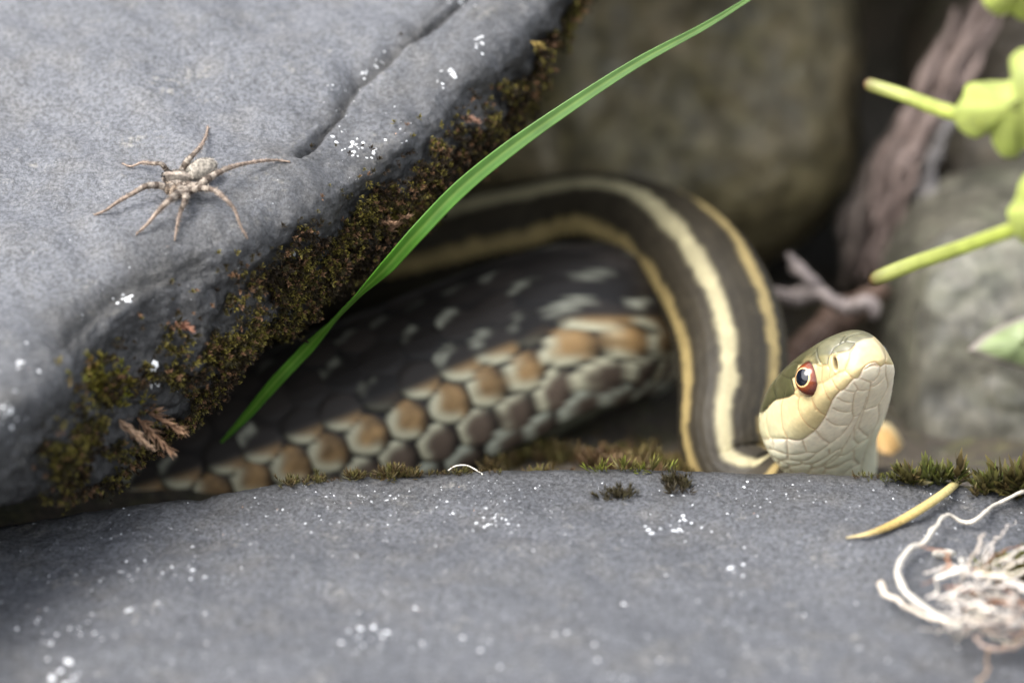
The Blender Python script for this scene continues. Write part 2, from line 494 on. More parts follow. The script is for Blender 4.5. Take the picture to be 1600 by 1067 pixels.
def c1(*p): return [(1270 + x / 7.621, 500 + y / 7.621) for x, y in p]
def c2(*p): return [(1170 + x / 7.621, 500 + y / 7.621) for x, y in p]
def c3(*p): return [(1170 + x / 7.621, 620 + y / 7.621) for x, y in p]
def c4(*p): return [(1270 + x / 7.621, 620 + y / 7.621) for x, y in p]
MOUTH = c1((485, 700), (430, 760), (380, 822), (320, 850), (270, 905), (225, 968)) + c3((980, 80), (910, 240), (800, 390), (650, 500), (560, 515), (470, 500), (270, 495), (160, 500), (120, 400))
MOUTHF = c1((485, 700), (540, 690), (565, 650), (600, 580), (660, 525), (740, 500), (770, 520), (810, 555), (860, 525), (960, 535))
SEAMS = [MOUTH, MOUTHF,
    c1((500, 300), (445, 400), (430, 470), (395, 560), (390, 600), (440, 660), (485, 700)), c1((860, 380), (870, 440), (860, 522)),
    c1((620, 585), (700, 548), (810, 557)), c1((385, 255), (430, 262), (500, 270)), c1((390, 245), (420, 205), (500, 175), (600, 158)),
    c1((220, 395), (250, 340), (320, 290), (385, 258)), c1((320, 290), (350, 230), (390, 185)), c1((250, 405), (330, 390), (440, 360), (505, 290)),
    c1((190, 450), (178, 530), (205, 600), (195, 700)), c1((115, 748), (200, 700), (290, 640), (390, 600)), c1((105, 550), (150, 540), (185, 545)),
    c1((50, 330), (60, 430), (90, 500), (105, 550), (108, 745)), c1((45, 760), (115, 748)),
    c1((235, 720), (270, 790), (325, 845)), c1((120, 765), (150, 860), (190, 930), (225, 968)),
    c1((570, 697), (620, 718), (690, 745)), c1((690, 745), (680, 820), (610, 840), (545, 832), (515, 785), (488, 752)), c1((395, 835), (440, 852), (495, 858), (528, 830)),
    c1((300, 930), (350, 962), (430, 985), (475, 978)), c1((545, 832), (500, 870), (480, 980), (470, 1066)),
    c1((690, 745), (675, 830), (650, 950), (612, 1066)), c1((800, 560), (785, 640), (735, 715), (690, 745)), c1((690, 800), (760, 775), (830, 712), (870, 680)), c1((870, 545), (868, 660), (890, 780), (840, 900), (760, 1020), (640, 1062)),
    c4((235, 130), (300, 165), (400, 185), (470, 170)), c4((165, 265), (220, 310), (300, 340), (430, 335)), c4((45, 410), (100, 480), (200, 552)),
    c4((475, 60), (470, 170), (480, 240), (430, 335), (330, 460), (200, 558), (70, 655), (0, 660)), c4((480, 238), (530, 222), (580, 170), (620, 80), (640, 0)),
    c4((195, 630), (205, 680), (260, 650), (360, 600), (400, 540), (460, 430), (510, 320), (560, 210)), c4((612, 140), (560, 300), (540, 365), (500, 390), (485, 500)),
    c4((610, 158), (700, 130), (780, 92)), c4((780, 90), (780, 250), (730, 370), (650, 460), (540, 372)), c4((485, 500), (540, 550), (650, 490), (655, 460)),
    c4((0, 800), (120, 740), (200, 680)), c4((0, 857), (130, 820), (250, 760), (320, 690), (360, 600)), c4((150, 860), (280, 840), (400, 770), (490, 740)), c4((120, 910), (150, 860), (130, 820)),
    c4((340, 935), (450, 850), (560, 800)), c4((470, 640), (550, 560), (650, 500)),
    c4((890, 60), (850, 200), (800, 300), (720, 400), (660, 560), (600, 720), (560, 900)), c4((300, 700), (390, 690), (480, 640), (490, 740), (540, 800)),
    c3((750, 20), (800, 120), (850, 180), (920, 222)), c3((600, 0), (592, 40), (595, 160), (640, 260), (720, 350), (800, 388)), c3((425, -40), (410, 20), (385, 130), (390, 240), (410, 380), (470, 498)),
    c3((205, 190), (215, 330), (240, 440), (270, 495)), c3((165, 200), (150, 230), (130, 330), (120, 400)),
    c3((800, 405), (870, 500), (960, 552)), c3((640, 505), (690, 657)), c3((455, 505), (465, 670), (470, 745)), c3((285, 500), (295, 605)), c3((165, 505), (165, 575)),
    c3((165, 575), (220, 615), (295, 627), (380, 660), (460, 680), (560, 687), (690, 660), (820, 655), (960, 560)),
    c3((220, 615), (270, 710)), c3((115, 430), (120, 560), (180, 620), (210, 690), (280, 712), (370, 757), (470, 747), (620, 767), (720, 740), (820, 657)),
    c3((110, 600), (160, 670), (235, 720), (330, 792), (380, 760)), c3((330, 792), (400, 850), (460, 852), (482, 815), (380, 762)), c3((482, 815), (560, 817), (630, 795), (620, 767)),
    c3((630, 795), (740, 802), (850, 760), (950, 690), (950, 640)), c3((482, 850), (530, 905)), c3((740, 802), (750, 850), (690, 915)), c3((740, 850), (850, 830), (950, 760), (1060, 670)), c3((890, 905), (920, 860), (1060, 820)),
    c3((230, 760), (330, 810), (412, 860), (415, 895)), c3((240, 830), (330, 905)),
    c2((750, 900), (760, 980), (800, 1066)), c2((820, 770), (790, 840), (755, 900)), c2((590, 1066), (590, 980), (605, 920)), c2((185, 1060), (235, 1040), (300, 960), (430, 930), (548, 882)),
    c2((320, 720), (300, 800), (315, 870), (325, 950)), c2((400, 650), (440, 675), (485, 690)), c2((500, 690), (545, 668)), c2((545, 668), (580, 800), (545, 830), (500, 690)), c2((545, 848), (582, 805)), c2((548, 882), (600, 918), (655, 885)),
    c2((550, 505), (620, 508), (690, 492), (715, 460), (800, 380), (812, 330)), c2((870, 560), (868, 750)), c2((800, 500), (815, 540), (868, 550)), c2((330, 690), (400, 640), (470, 560), (540, 510)),
    c2((690, 490), (760, 505), (815, 520))]
sp, sk = [], []
for k, s in enumerate(SEAMS):
    L = sum(math.dist(p, r) for p, r in zip(s[:-1], s[1:]))
    for x, y in crom(s, max(4, int(L / 0.8))):
        r = cast(head_bvh, x, y)
        if r is not None:
            sp.append(r[0]); sk.append(k)
sp = np.array(sp)
loc = ((sp - HO) @ HAX) / HS
mir = loc * [1, -1, 1]
mw = h2w(mir)
kd0 = KDTree(len(HW))
for i in range(0, len(HW), 3): kd0.insert(Vector(HW[i]), i)
kd0.balance()
vis_dir = -VV
keep = [j for j, p in enumerate(mw) if HN[kd0.find(Vector(p))[1]] @ vis_dir < 0.03]
allp = np.concatenate([sp, mw[keep]])
allk = np.array(sk + [sk[j] for j in keep])
kd = KDTree(len(allp))
for i, p in enumerate(allp): kd.insert(Vector(p), i)
kd.balance()
fd = [kd.find(Vector(p)) for p in HW.tolist()]
sdist = np.array([f[2] for f in fd])
skind = allk[[f[1] for f in fd]]

facing = HN @ vis_dir
hl_n = HN @ HAX
use_m = (HL[:, 1] > 0.02) & (facing < 0.03)
HPX = proj(np.where(use_m[:, None], h2w(HL * [1, -1, 1]), HW))[:, :2]
hidden_top = (hl_n[:, 2] > 0.5) & (facing < 0.02)
def inpoly(P, poly):
    poly = np.asarray(poly, float)
    x, y = P[:, 0], P[:, 1]
    ins = np.zeros(len(P), bool)
    j = len(poly) - 1
    for i in range(len(poly)):
        xi, yi = poly[i]; xj, yj = poly[j]
        ins ^= ((yi > y) != (yj > y)) & (x < (xj - xi) * (y - yi) / (yj - yi + 1e-9) + xi)
        j = i
    return ins
def soft(poly, wd):
    ins = inpoly(HPX, poly)
    d = seg_dist(HPX, list(poly) + [poly[0]])
    return sstep(-wd, wd, np.where(ins, d, -d))
capP = [(1193.6, 645), (1197.5, 641), (1201.5, 634.4), (1212, 625), (1231.7, 621), (1241.5, 615.5), (1242, 607), (1240, 599), (1238.5, 592), (1244, 588), (1247, 580), (1248, 571), (1262, 569), (1275, 569.5), (1283.5, 566), (1286, 570), (1294, 569), (1296, 558), (1301.5, 553), (1328, 547), (1337, 537), (1349, 531.5), (1360.5, 529.5), (1400, 500), (1300, 440), (1150, 480), (1150, 645)]
cap = np.maximum(soft(capP, 1.2), hidden_top * 1.0)
lowP = MOUTH[::-1] + MOUTHF[1:] + [(1410, 575), (1410, 790), (1170, 790), (1150, 672)]
low = soft(lowP, 0.8) * (1 - hidden_top)
x = HL[:, 0]
cream = np.array([0.58, 0.465, 0.24]); green = np.array([0.58, 0.54, 0.33]); white = np.array([0.87, 0.775, 0.59]); gular = np.array([0.68, 0.66, 0.48])
bk = sstep(-0.75, -1.5, x)[:, None]
up_c = cream * (1 - bk) + green * bk
gl = sstep(-1.15, -1.75, x + 0.55 * (HL[:, 2] + 0.1))[:, None]
lo_c = white * (1 - gl) + gular * gl
hc = up_c * (1 - low[:, None]) + lo_c * low[:, None]
fr = sstep(-0.75, -0.15, x)[:, None]
cap_c = np.array([0.056, 0.054, 0.024]) * (1 - fr) + np.array([0.145, 0.138, 0.085]) * fr
cap_c = cap_c * (1 + 0.25 * fbm(HL, 9, 3, 40))[:, None]
hc = hc * (1 - cap[:, None]) + cap_c * cap[:, None]
# preocular and loreal plates: olive cream
pre = soft(c2((800, 500), (860, 540), (865, 760), (812, 772), (800, 690)), 1.5)[:, None]
lor = soft(c1((60, 430), (210, 410), (195, 690), (110, 745)), 2.5)[:, None]
hc = hc * (1 - .55 * lor) + np.array([0.30, 0.26, 0.12]) * .55 * lor
hc = hc * (1 - .35 * pre) + np.array([0.35, 0.30, 0.16]) * .35 * pre
sky_sheen = soft(c1((430, 420), (450, 340), (510, 285), (610, 235), (690, 228), (680, 330), (560, 390)), 5)[:, None]  # grey lilac sky reflection on the upper rostral, painted into the colour
hc = hc * (1 - .6 * sky_sheen) + np.array([0.36, 0.33, 0.28]) * .6 * sky_sheen
# brown tone of the nasal edge
nb = soft(c1((215, 400), (300, 410), (320, 500), (300, 560), (250, 470)), 1.5)[:, None]
hc = hc * (1 - .7 * nb) + np.array([0.16, 0.10, 0.04]) * .7 * nb
# seams
lab = np.where(cap > 0.5, 1.0, 0.0)[:, None]
seam_c = np.array([0.42, 0.24, 0.11]) * (1 - lab) + np.array([0.02, 0.018, 0.01]) * lab
g = np.exp(-(sdist / 0.011) ** 2)
gk = (g * (0.72 - .24 * low))[:, None]
hc = hc * (1 - gk) + seam_c * gk
puff = 0.012 * (1 - np.exp(-sdist / 0.05)) - 0.006 * np.exp(-(sdist / 0.012) ** 2)
# nostril pit
nx = (HPX - np.array(c1((275, 522))[0])) @ np.array([[math.cos(.17), -math.sin(.17)], [math.sin(.17), math.cos(.17)]]).T
nr = np.hypot(nx[:, 0] / 3.4, nx[:, 1] / 10.0)
pit = (1 - sstep(0.55, 1.15, nr)) * (1 - hidden_top)
puff = puff * (1 - pit) - 0.07 * pit + 0.012 * np.exp(-((nr - 1.5) / 0.4) ** 2)
hc = hc * (1 - 0.9 * pit[:, None]) + np.array([0.03, 0.016, 0.012]) * 0.9 * pit[:, None]
# under the rostral: the tongue notch
nn = soft(c1((620, 585), (680, 535), (740, 515), (790, 545), (700, 552)), 1.2)
puff = puff - 0.03 * nn
# eye sockets
PE, NE, _ = cast(head_bvh, 1261.0, 592.5)
ne_l = NE @ HAX; pe_l = ((PE - HO) @ HAX) / HS
EYES = [(PE, NE), (h2w(pe_l * [1, -1, 1]), HAX @ (ne_l * [1, -1, 1]))]
REY = 0.225
sock = np.zeros(len(HW)); ering = np.zeros(len(HW)); ocul = np.zeros(len(HW)); lidl = np.zeros(len(HW))
for pe, ne in EYES:
    dv = HW - pe
    ax = dv @ ne
    rho = np.linalg.norm(dv - ax[:, None] * ne, axis=1)
    okk = np.linalg.norm(dv, axis=1) < 0.6
    sock = np.maximum(sock, (1 - sstep(0.172, 0.212, rho)) * okk)
    ocul = np.maximum(ocul, np.exp(-((rho - 0.245) / 0.045) ** 2) * okk); lidl = np.maximum(lidl, np.exp(-((rho - 0.208) / 0.016) ** 2) * okk)
    ering = np.maximum(ering, np.exp(-((rho - 0.215) / 0.025) ** 2) * okk * (1 if pe is PE else .2))
disp = puff * (1 - sock) - 0.16 * sock + 0.012 * ering
hc = hc * (1 - .45 * ocul[:, None]) + np.array([.30, .25, .12]) * .45 * ocul[:, None]
hc = hc * (1 - .75 * lidl[:, None]) + np.array([.04, .028, .018]) * .75 * lidl[:, None]
hc = hc * (1 - sock[:, None]) + np.array([0.03, 0.02, 0.015]) * sock[:, None]
HW2 = HW + HN * disp[:, None]

# body -------------------------------------------------------------
# px, py, depth, radius, dorsal direction (right, up, towards the lens), neck-ness (0 mid body, 1 fore body)
SPINE = [
 (-420, 885, 3.0, .95, 0, 1, -.05, 0), (-120, 850, 3.0, 1.0, 0, 1, -.05, 0), (160, 785, 3.0, 1.05, .05, 1, -.05, 0), (390, 706, 3.0, 1.06, .1, 1, -.05, 0), (600, 625, 3.1, 1.08, .15, 1, -.08, 0),
 (790, 548, 3.3, 1.08, .2, 1, -.16, 0), (898, 508, 3.6, 1.05, .2, 1, -.30, 0), (962, 502, 4.6, .96, .1, 1, -.40, 0), (955, 520, 5.9, .95, 0, 1, 0, .1), (850, 545, 7.0, .95, 0, 1, 0, .3), (700, 560, 7.8, .95, 0, 1, 0, .6), (470, 560, 8.4, .9, 0, 1, 0, .9),
 (300, 520, 8.6, .85, 0, 1, 0, 1), (330, 470, 7.8, .78, 0, .8, .4, 1), (470, 440, 7.0, .75, 0, .72, .7, 1), (630, 408, 6.3, .74, 0, .7, .7, 1), (790, 372, 5.7, .74, 0, .7, .7, 1), (910, 354, 5.1, .74, .05, .64, .75, 1),
 (1005, 368, 4.4, .74, .15, .5, .85, 1), (1078, 410, 3.7, .74, .05, .2, 1, 1), (1121, 470, 3.2, .74, -.08, .05, 1, 1), (1142, 540, 2.85, .73, -.1, 0, 1, 1), (1145, 610, 2.65, .70, -.14, 0, 1, 1), (1138, 680, 2.55, .64, -.16, .05, 1, 1),
 (1150, 740, 2.5, .57, -.1, .3, .95, 1), (1202, 768, 2.3, .5, -.2, .7, .6, 1), (1250, 738, 2.1, .4, -.35, .85, .2, 1), (1290, 690, 1.5, .3, -.43, .87, -.15, 1)]
SPN = np.array(SPINE, float)
SPN[:, 2] += np.interp(np.arange(len(SPN)), [0, 7, 12, 17, 21, 23, 26, 27], [1.4, 1.4, 1.5, 1.9, 1.1, .6, .05, 0])
SPN[:, 3] *= np.interp(np.arange(len(SPN)), [0, 3, 5, 8, 12], [1.18, 1.2, 1.17, 1.04, 1])
SPN[:, 1] += np.interp(np.arange(len(SPN)), [0, 5, 7, 8, 9], [14, 14, 6, 4, 0])
dens = crom(np.concatenate([atp(SPN[:, :3]), SPN[:, 3:]], 1), 3000)
ds = np.linalg.norm(np.diff(dens[:, :3], axis=0), axis=1)
sarc = np.concatenate([[0], np.cumsum(ds)])
neckv = np.clip(dens[:, 7], 0, 1)
pxd = proj(dens[:, :3])
seen = ((pxd[:, 0] > 60) & (pxd[:, 2] < 4.6)) | ((pxd[:, 0] > 560) & (neckv > .98))
step = np.where(seen, 0.036, 0.12)
acc = np.concatenate([[0], np.cumsum(ds / step[:-1])])
nring = int(acc[-1])
idx = np.interp(np.arange(nring), acc, np.arange(3000))
cols = np.stack([np.interp(idx, np.arange(3000), dens[:, k]) for k in range(8)], 1)
sr = np.interp(idx, np.arange(3000), sarc)
Pc = cols[:, :3]; Rr = cols[:, 3]; nk = np.clip(cols[:, 7], 0, 1)
Tt = np.gradient(Pc, axis=0); Tt /= np.linalg.norm(Tt, axis=1, keepdims=True)
Nd = cols[:, 4:5] * RV + cols[:, 5:6] * UV_ - cols[:, 6:7] * VV
Nd = Nd - Tt * (Nd * Tt).sum(1, keepdims=True); Nd /= np.linalg.norm(Nd, axis=1, keepdims=True)
Bd = np.cross(Tt, Nd)
NAB = 220
th = (np.arange(NAB) / NAB * 2 - 1) * np.pi
pitch = (0.52 * (1 - nk) + 0.2 * nk) * (1 - .42 * np.exp(-((idx / 2999 * (len(SPN) - 1) - 6.9) / .85) ** 2))
ur = np.concatenate([[0], np.cumsum(np.diff(sr) / (0.5 * (pitch[1:] + pitch[:-1])))])
delta = np.radians(21) * (1 - nk) + np.radians(11.5) * nk
u = np.repeat(ur, NAB); TH = np.tile(th, nring)
K = np.repeat(nk, NAB)
DL = np.repeat(delta, NAB)
jj = TH / DL
best = np.full(len(u), -9.0); ba = np.zeros(len(u)); bb = np.zeros(len(u)); bj = np.zeros(len(u)); bi = np.zeros(len(u))
j0 = np.floor(jj)
for dj in (0, 1):
    jr = j0 + dj
    off = np.mod(jr, 2) * 0.5
    i0 = np.floor(u - off)
    for di in (0, 1):
        ui = i0 + di + off
        q1 = np.mod(np.sin(ui * 7.31 + jr * 3.77) * 9137.3, 1.0) - .5; q2 = np.mod(np.sin(ui * 3.11 + jr * 8.9) * 5171.7, 1.0) - .5
        aa, b_ = u - ui + .16 * q1 * (K < .5), jj - jr + .14 * q2 * (K < .5)
        r = np.sqrt((aa / (0.60 + 0.02 * K)) ** 2 + (np.abs(b_) / 0.66) ** 2 + 0.25 * np.abs(aa * b_))
        sc = 1 - r ** 2 - 0.5 * aa
        s_ = sc > best
        best = np.where(s_, sc, best); ba = np.where(s_, aa, ba); bb = np.where(s_, b_, bb); bj = np.where(s_, jr, bj); bi = np.where(s_, ui, bi)
sz_ = np.where(K > .5, 1.0, np.where(np.abs(bj) >= 5, .98, 1.02))
ea_ = np.where(K > .5, .55, np.where(np.abs(bj) >= 5, .62, .55)); eb_ = np.where((K < .5) & (np.abs(bj) >= 6), .74, np.where((K < .5) & (np.abs(bj) == 5), .62, .54))
flank = (K < .5) & (np.abs(bj) >= 5)
bbs = bb + .07 * np.sign(bj) * flank
rr = np.sqrt(((ba + .06 + .05 * flank) / (ea_ * sz_)) ** 2 + (np.abs(bbs) / (eb_ * sz_)) ** 2 + .5 * np.abs(ba * bb) * np.where(K > .5, .5, 1.6))
inside = 1 - sstep(0.86, 1.03, rr)
hgt = inside * (0.72 + 0.28 * np.clip(1 - rr ** 2, 0, 1)) * (0.7 - 0.75 * ba) + 0.25 * np.exp(-(bb / 0.07) ** 2) * inside * (np.abs(bj) < 5)
vent = sstep(np.radians(150), np.radians(160), np.abs(TH))
hgt = hgt * (1 - vent) + vent * (0.5 + 0.5 * (np.mod(u, 1.0)))
amp = np.where(K > .5, 0.009, np.where(np.abs(TH) < 1.5, .022, 0.05))
# colours
def C3(*c): return np.array(c)[None]
hash1 = np.mod(np.sin(bi * 12.9898 + bj * 78.233) * 43758.5453, 1.0)
hash2 = np.mod(np.sin(bi * 39.346 + bj * 11.135) * 24634.6345, 1.0)
aj = np.abs(bj)
skin = np.where((hash1 > .45)[:, None], C3(0.010, 0.009, 0.0085), C3(0.016, 0.013, 0.011)) * np.ones((len(u), 1))
dk = C3(0.018, 0.0145, 0.012) * (0.5 + 1.2 * hash2)[:, None]
orange = C3(0.31, 0.19, 0.08) * (0.8 + 0.4 * hash2)[:, None]
creamb = C3(0.62, 0.59, 0.41)
brown = C3(0.125, 0.092, 0.068) * (0.8 + 0.4 * hash1)[:, None]
paleg = C3(0.54, 0.56, 0.44)
upper = np.sign(bj) * bb          # positive towards the belly
rim = sstep(0.2, 0.85, rr) * sstep(0.06, -0.34, ba - 0.4 * upper - .12 * hash1)
rim_up = sstep(0.3, 0.8, rr) * sstep(-0.02, -0.36, ba + 0.7 * upper)
rim_up = np.where(np.abs(bj) >= 7, sstep(0.2, 0.7, rr) * sstep(0.02, -0.30, ba + 0.7 * upper), rim_up)
fn_ = fbm(np.stack([u * 2.2, TH * 9 + u * 1.5, K], 1), 1.0, 3, 44)
c = dk.copy()
m = aj == 5; orv = np.clip(1 + .55 * fn_, .5, 1.6)[:, None]; c[m] = (orange * orv * (1 - rim)[:, None] + creamb * rim[:, None])[m]
m = aj == 4; mixv = (sstep(0.0, 0.35, upper + 0.15 * (hash1 - .5)) * (0.15 + 0.85 * (hash2 > .5)))[:, None]; c[m] = (dk * (1 - mixv) + (orange * (1 - rim)[:, None] + creamb * rim[:, None]) * mixv)[m]
m = aj == 6; c[m] = (brown * (1 - rim_up)[:, None] + creamb * rim_up[:, None])[m]
m = aj >= 7; c[m] = (brown * .95 * (1 - rim_up)[:, None] + paleg * rim_up[:, None])[m]
# pale flecks on the skin between the dark back scales
fl = (aj <= 4) * sstep(0.52, 0.85, rr) * sstep(0.0, 0.2, -ba + .05) * sstep(0.0, 0.2, -upper) * (hash1 > 0.36) * (.4 + .6 * hash2) * (.6 + .4 * (aj >= 3))
fl = fl * (.25 + .75 * sstep(-.6, .15, fn_))
c = c * (1 - fl[:, None]) + C3(0.40, 0.40, 0.31) * fl[:, None]
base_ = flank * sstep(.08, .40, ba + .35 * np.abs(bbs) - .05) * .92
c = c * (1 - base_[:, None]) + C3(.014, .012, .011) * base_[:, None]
sk_w = (1 - inside) * (1 - 0.85 * (fl > .2))
skin = np.where(flank[:, None], C3(.013, .0115, .011), skin)
c = c * (1 - sk_w[:, None]) + skin * sk_w[:, None]
c = c * (1 - vent[:, None]) + C3(0.14, 0.145, 0.105) * vent[:, None]
# fore body: olive brown with three stripes
tc_ = np.abs(bj * DL) * 0.6 + np.abs(TH) * 0.4 + np.radians(1.8) * (hash1 - .5)
td = np.degrees(tc_)
c2_ = C3(0.032, 0.026, 0.0165) * (0.8 + 0.4 * hash2)[:, None]
c2_ = c2_ * (1 - 0.15 * (1 - inside))[:, None]
ds_ = (1 - sstep(8.0, 12.2, td))[:, None]
c2_ = c2_ * (1 - ds_) + C3(0.36, 0.32, 0.19) * (0.85 + .25 * hash1)[:, None] * ds_
ls_ = (sstep(44, 48, td) * (1 - sstep(61, 66, td)))[:, None]
c2_ = c2_ * (1 - ls_) + C3(0.33, 0.25, 0.105) * (0.85 + .25 * hash1)[:, None] * ls_
bl = sstep(67, 80, td)[:, None]
c2_ = c2_ * (1 - bl) + C3(0.05, 0.042, 0.026) * bl
kk = sstep(.4, .6, K)[:, None]
c = c * (1 - kk) + c2_ * kk
ring = (Nd[:, None] * np.cos(th)[None, :, None] + Bd[:, None] * np.sin(th)[None, :, None]).reshape(-1, 3)
BV = np.repeat(Pc, NAB, 0) + ring * (np.repeat(Rr, NAB) * (1 - 0.06 * vent) + amp * (hgt - 0.5))[:, None]
BF = grid_faces(nring, NAB, True)
# end cap at the tail side, the neck end runs inside the head
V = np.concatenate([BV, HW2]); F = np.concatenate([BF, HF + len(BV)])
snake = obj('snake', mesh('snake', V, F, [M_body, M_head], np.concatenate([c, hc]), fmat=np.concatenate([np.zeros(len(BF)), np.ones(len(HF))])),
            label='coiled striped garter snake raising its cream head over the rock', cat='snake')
# eyes
for k, (pe, ne) in enumerate(EYES):
    sgn = 1 if k == 0 else -1
    gz = ne_l + np.array([0.30, 0, 0.05]); gz = gz * [1, sgn, 1]
    gz = HAX @ gz; gz /= np.linalg.norm(gz)
    cen = pe - ne * (math.sqrt(REY ** 2 - 0.197 ** 2) - (0.015 if k == 0 else -0.06))
    e1 = np.cross(gz, HAX[:, 0]); e1 /= np.linalg.norm(e1); e2 = np.cross(gz, e1)
    pol = np.linspace(0, 2.0, 60); az = np.linspace(0, 2 * np.pi, 64, endpoint=False)
    sph = (np.cos(pol)[:, None, None] * gz + np.sin(pol)[:, None, None] * (np.cos(az)[None, :, None] * e1 + np.sin(az)[None, :, None] * e2)).reshape(-1, 3)
    rho = np.repeat(np.sin(pol) * REY, 64)
    ir = C3(0.19, 0.042, 0.012) * np.ones((len(rho), 1))
    gold = sstep(0.128, 0.116, rho)[:, None]
    ir = ir * (1 - gold) + C3(0.85, 0.55, 0.25) * gold
    dkr = sstep(0.135, 0.192, rho)[:, None]
    ir = ir * (1 - dkr) + C3(0.10, 0.03, 0.02) * dkr
    eye = obj('eye', mesh('eye', cen + sph * REY, grid_faces(60, 64, True), M_eye, ir), snake)
    pp = np.linspace(0, math.asin(0.106 / REY), 14)
    cap_ = (np.cos(pp)[:, None, None] * gz + np.sin(pp)[:, None, None] * (np.cos(az)[None, :, None] * e1 + np.sin(az)[None, :, None] * e2)).reshape(-1, 3)
    lift = np.repeat(REY + 0.004 * np.cos(pp / pp[-1] * np.pi / 2), 64)[:, None]
    obj('pupil', mesh('pupil', cen + cap_ * lift, grid_faces(14, 64, True), M_eye, C3(0.006, 0.007, 0.012) * np.ones((14 * 64, 1))), eye)

# ------------------------------------------------------------------ moss
def shoots(P, D, size, nleaf, cols, wid=0.28, spread=1.1, tipcol=None, lo=0.25):
    """leafy moss shoots: P base points, D stem directions; every leaf one folded quad"""
    P, D = np.asarray(P, float), np.asarray(D, float)
    n = len(P)
    D = D / np.linalg.norm(D, axis=1, keepdims=True)
    size = np.broadcast_to(np.asarray(size, float), (n,))
    ref = np.where(np.abs(D[:, 2:3]) > .8, np.array([[1., 0, 0]]), np.array([[0, 0, 1.]]))
    X = np.cross(D, ref); X /= np.linalg.norm(X, axis=1, keepdims=True)
    Y = np.cross(D, X)
    k = np.arange(nleaf)
    azm = k[None] * 2.4 + rnd.uniform(0, 6.3, (n, 1)) + rnd.normal(0, .25, (n, nleaf))
    f = (k[None] + .5) / nleaf
    phi = spread * (1 - f * 0.85) + rnd.normal(0, .14, (n, nleaf))
    ln = size[:, None] * (0.95 - 0.35 * f) * rnd.uniform(.75, 1.2, (n, nleaf))
    out = X[:, None] * np.cos(azm)[..., None] + Y[:, None] * np.sin(azm)[..., None]
    ld = D[:, None] * np.cos(phi)[..., None] + out * np.sin(phi)[..., None]
    sd_ = np.cross(ld, out); sd_ /= np.linalg.norm(sd_, axis=2, keepdims=True) + 1e-9
    nn_ = np.cross(sd_, ld)
    b = P[:, None] + D[:, None] * (size[:, None] * lo * f * 2.2)[..., None]
    L_ = ln[..., None]
    mid = b + ld * L_ * .42 - nn_ * L_ * .06
    V = np.stack([b, mid + sd_ * L_ * wid * .5 + nn_ * L_ * .05, b + ld * L_ + D[:, None] * L_ * .12, mid - sd_ * L_ * wid * .5 + nn_ * L_ * .05], 2).reshape(-1, 3)
    F = np.arange(len(V)).reshape(-1, 4)
    base = np.repeat(np.asarray(cols, float)[:, None], nleaf, 1) * rnd.uniform(.7, 1.3, (n, nleaf, 1))
    tip = base * 1.6 if tipcol is None else np.repeat(np.asarray(tipcol, float)[:, None], nleaf, 1) * rnd.uniform(.8, 1.2, (n, nleaf, 1))
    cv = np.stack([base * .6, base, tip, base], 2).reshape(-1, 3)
    return V, F, cv

def cat3(parts):
    Vs, Fs, Cs, o = [], [], [], 0
    for V, F, c in parts:
        Vs.append(V); Fs.append(F + o); Cs.append(c); o += len(V)
    return np.concatenate(Vs), np.concatenate(Fs), np.concatenate(Cs)

# moss on the slab rim
pxs = SLp[:, :2]
n1 = fbm(SLV, 0.9, 4, 50)
n2 = fbm(SLV, 2.6, 3, 51)
inx = (pxs[:, 0] > 60) & (pxs[:, 0] < 1000) & (pxs[:, 1] > -120)
thick = np.exp(-((pxs[:, 0] - 520) / 260.0) ** 2)
wgt = inx * np.exp(-((SLrow - 7.25 - 0.4 * n1) / (0.55 + 0.45 * thick)) ** 2) * sstep(-0.25, 0.15, n1 * .6 + n2 * .6 + 0.32 * thick)
wgt += inx * 0.5 * np.exp(-((SLrow - 6.2) / 0.5) ** 2) * sstep(0.12, 0.4, n2)
wgt /= wgt.sum()
pick = rnd.choice(len(SLV), 16000, p=wgt)
P = SLV[pick] + rnd.normal(0, .03, (len(pick), 3))
D = SLN[pick] * 0.8 - VV * 0.25 + UV_ * 0.35 + rnd.normal(0, .35, (len(pick), 3))
hc_ = np.clip(fbm(P, 2.6, 3, 52) * .6 + .5, 0, 1)
gr = np.clip(fbm(P, 1.3, 3, 53) * .8 + .3 + rnd.normal(0, .22, len(P)), 0, 1)[:, None]
P = P + SLN[pick] * (np.clip(hc_ * 1.3 - .25, 0, 1) * .30 * rnd.uniform(.55, 1, len(P)))[:, None]
mc = C3(0.022, 0.0145, 0.008) * (1 - gr) + C3(0.034, 0.031, 0.008) * gr
br = rnd.rand(len(P)) < 0.13
mc[br] = np.array([0.12, 0.065, 0.035])
tipc = np.where((rnd.rand(len(P)) < .6 * gr[:, 0] + .08)[:, None], C3(0.30, 0.25, 0.05), mc * 1.9)
tipc[br] = np.array([0.30, 0.17, 0.09])
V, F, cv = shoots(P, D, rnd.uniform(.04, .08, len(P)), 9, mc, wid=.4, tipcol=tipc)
obj('moss', mesh('moss', V, F, M_moss, cv), label='brown and olive moss cushion hanging along the rim of the overhanging slab', cat='moss', kind='stuff')

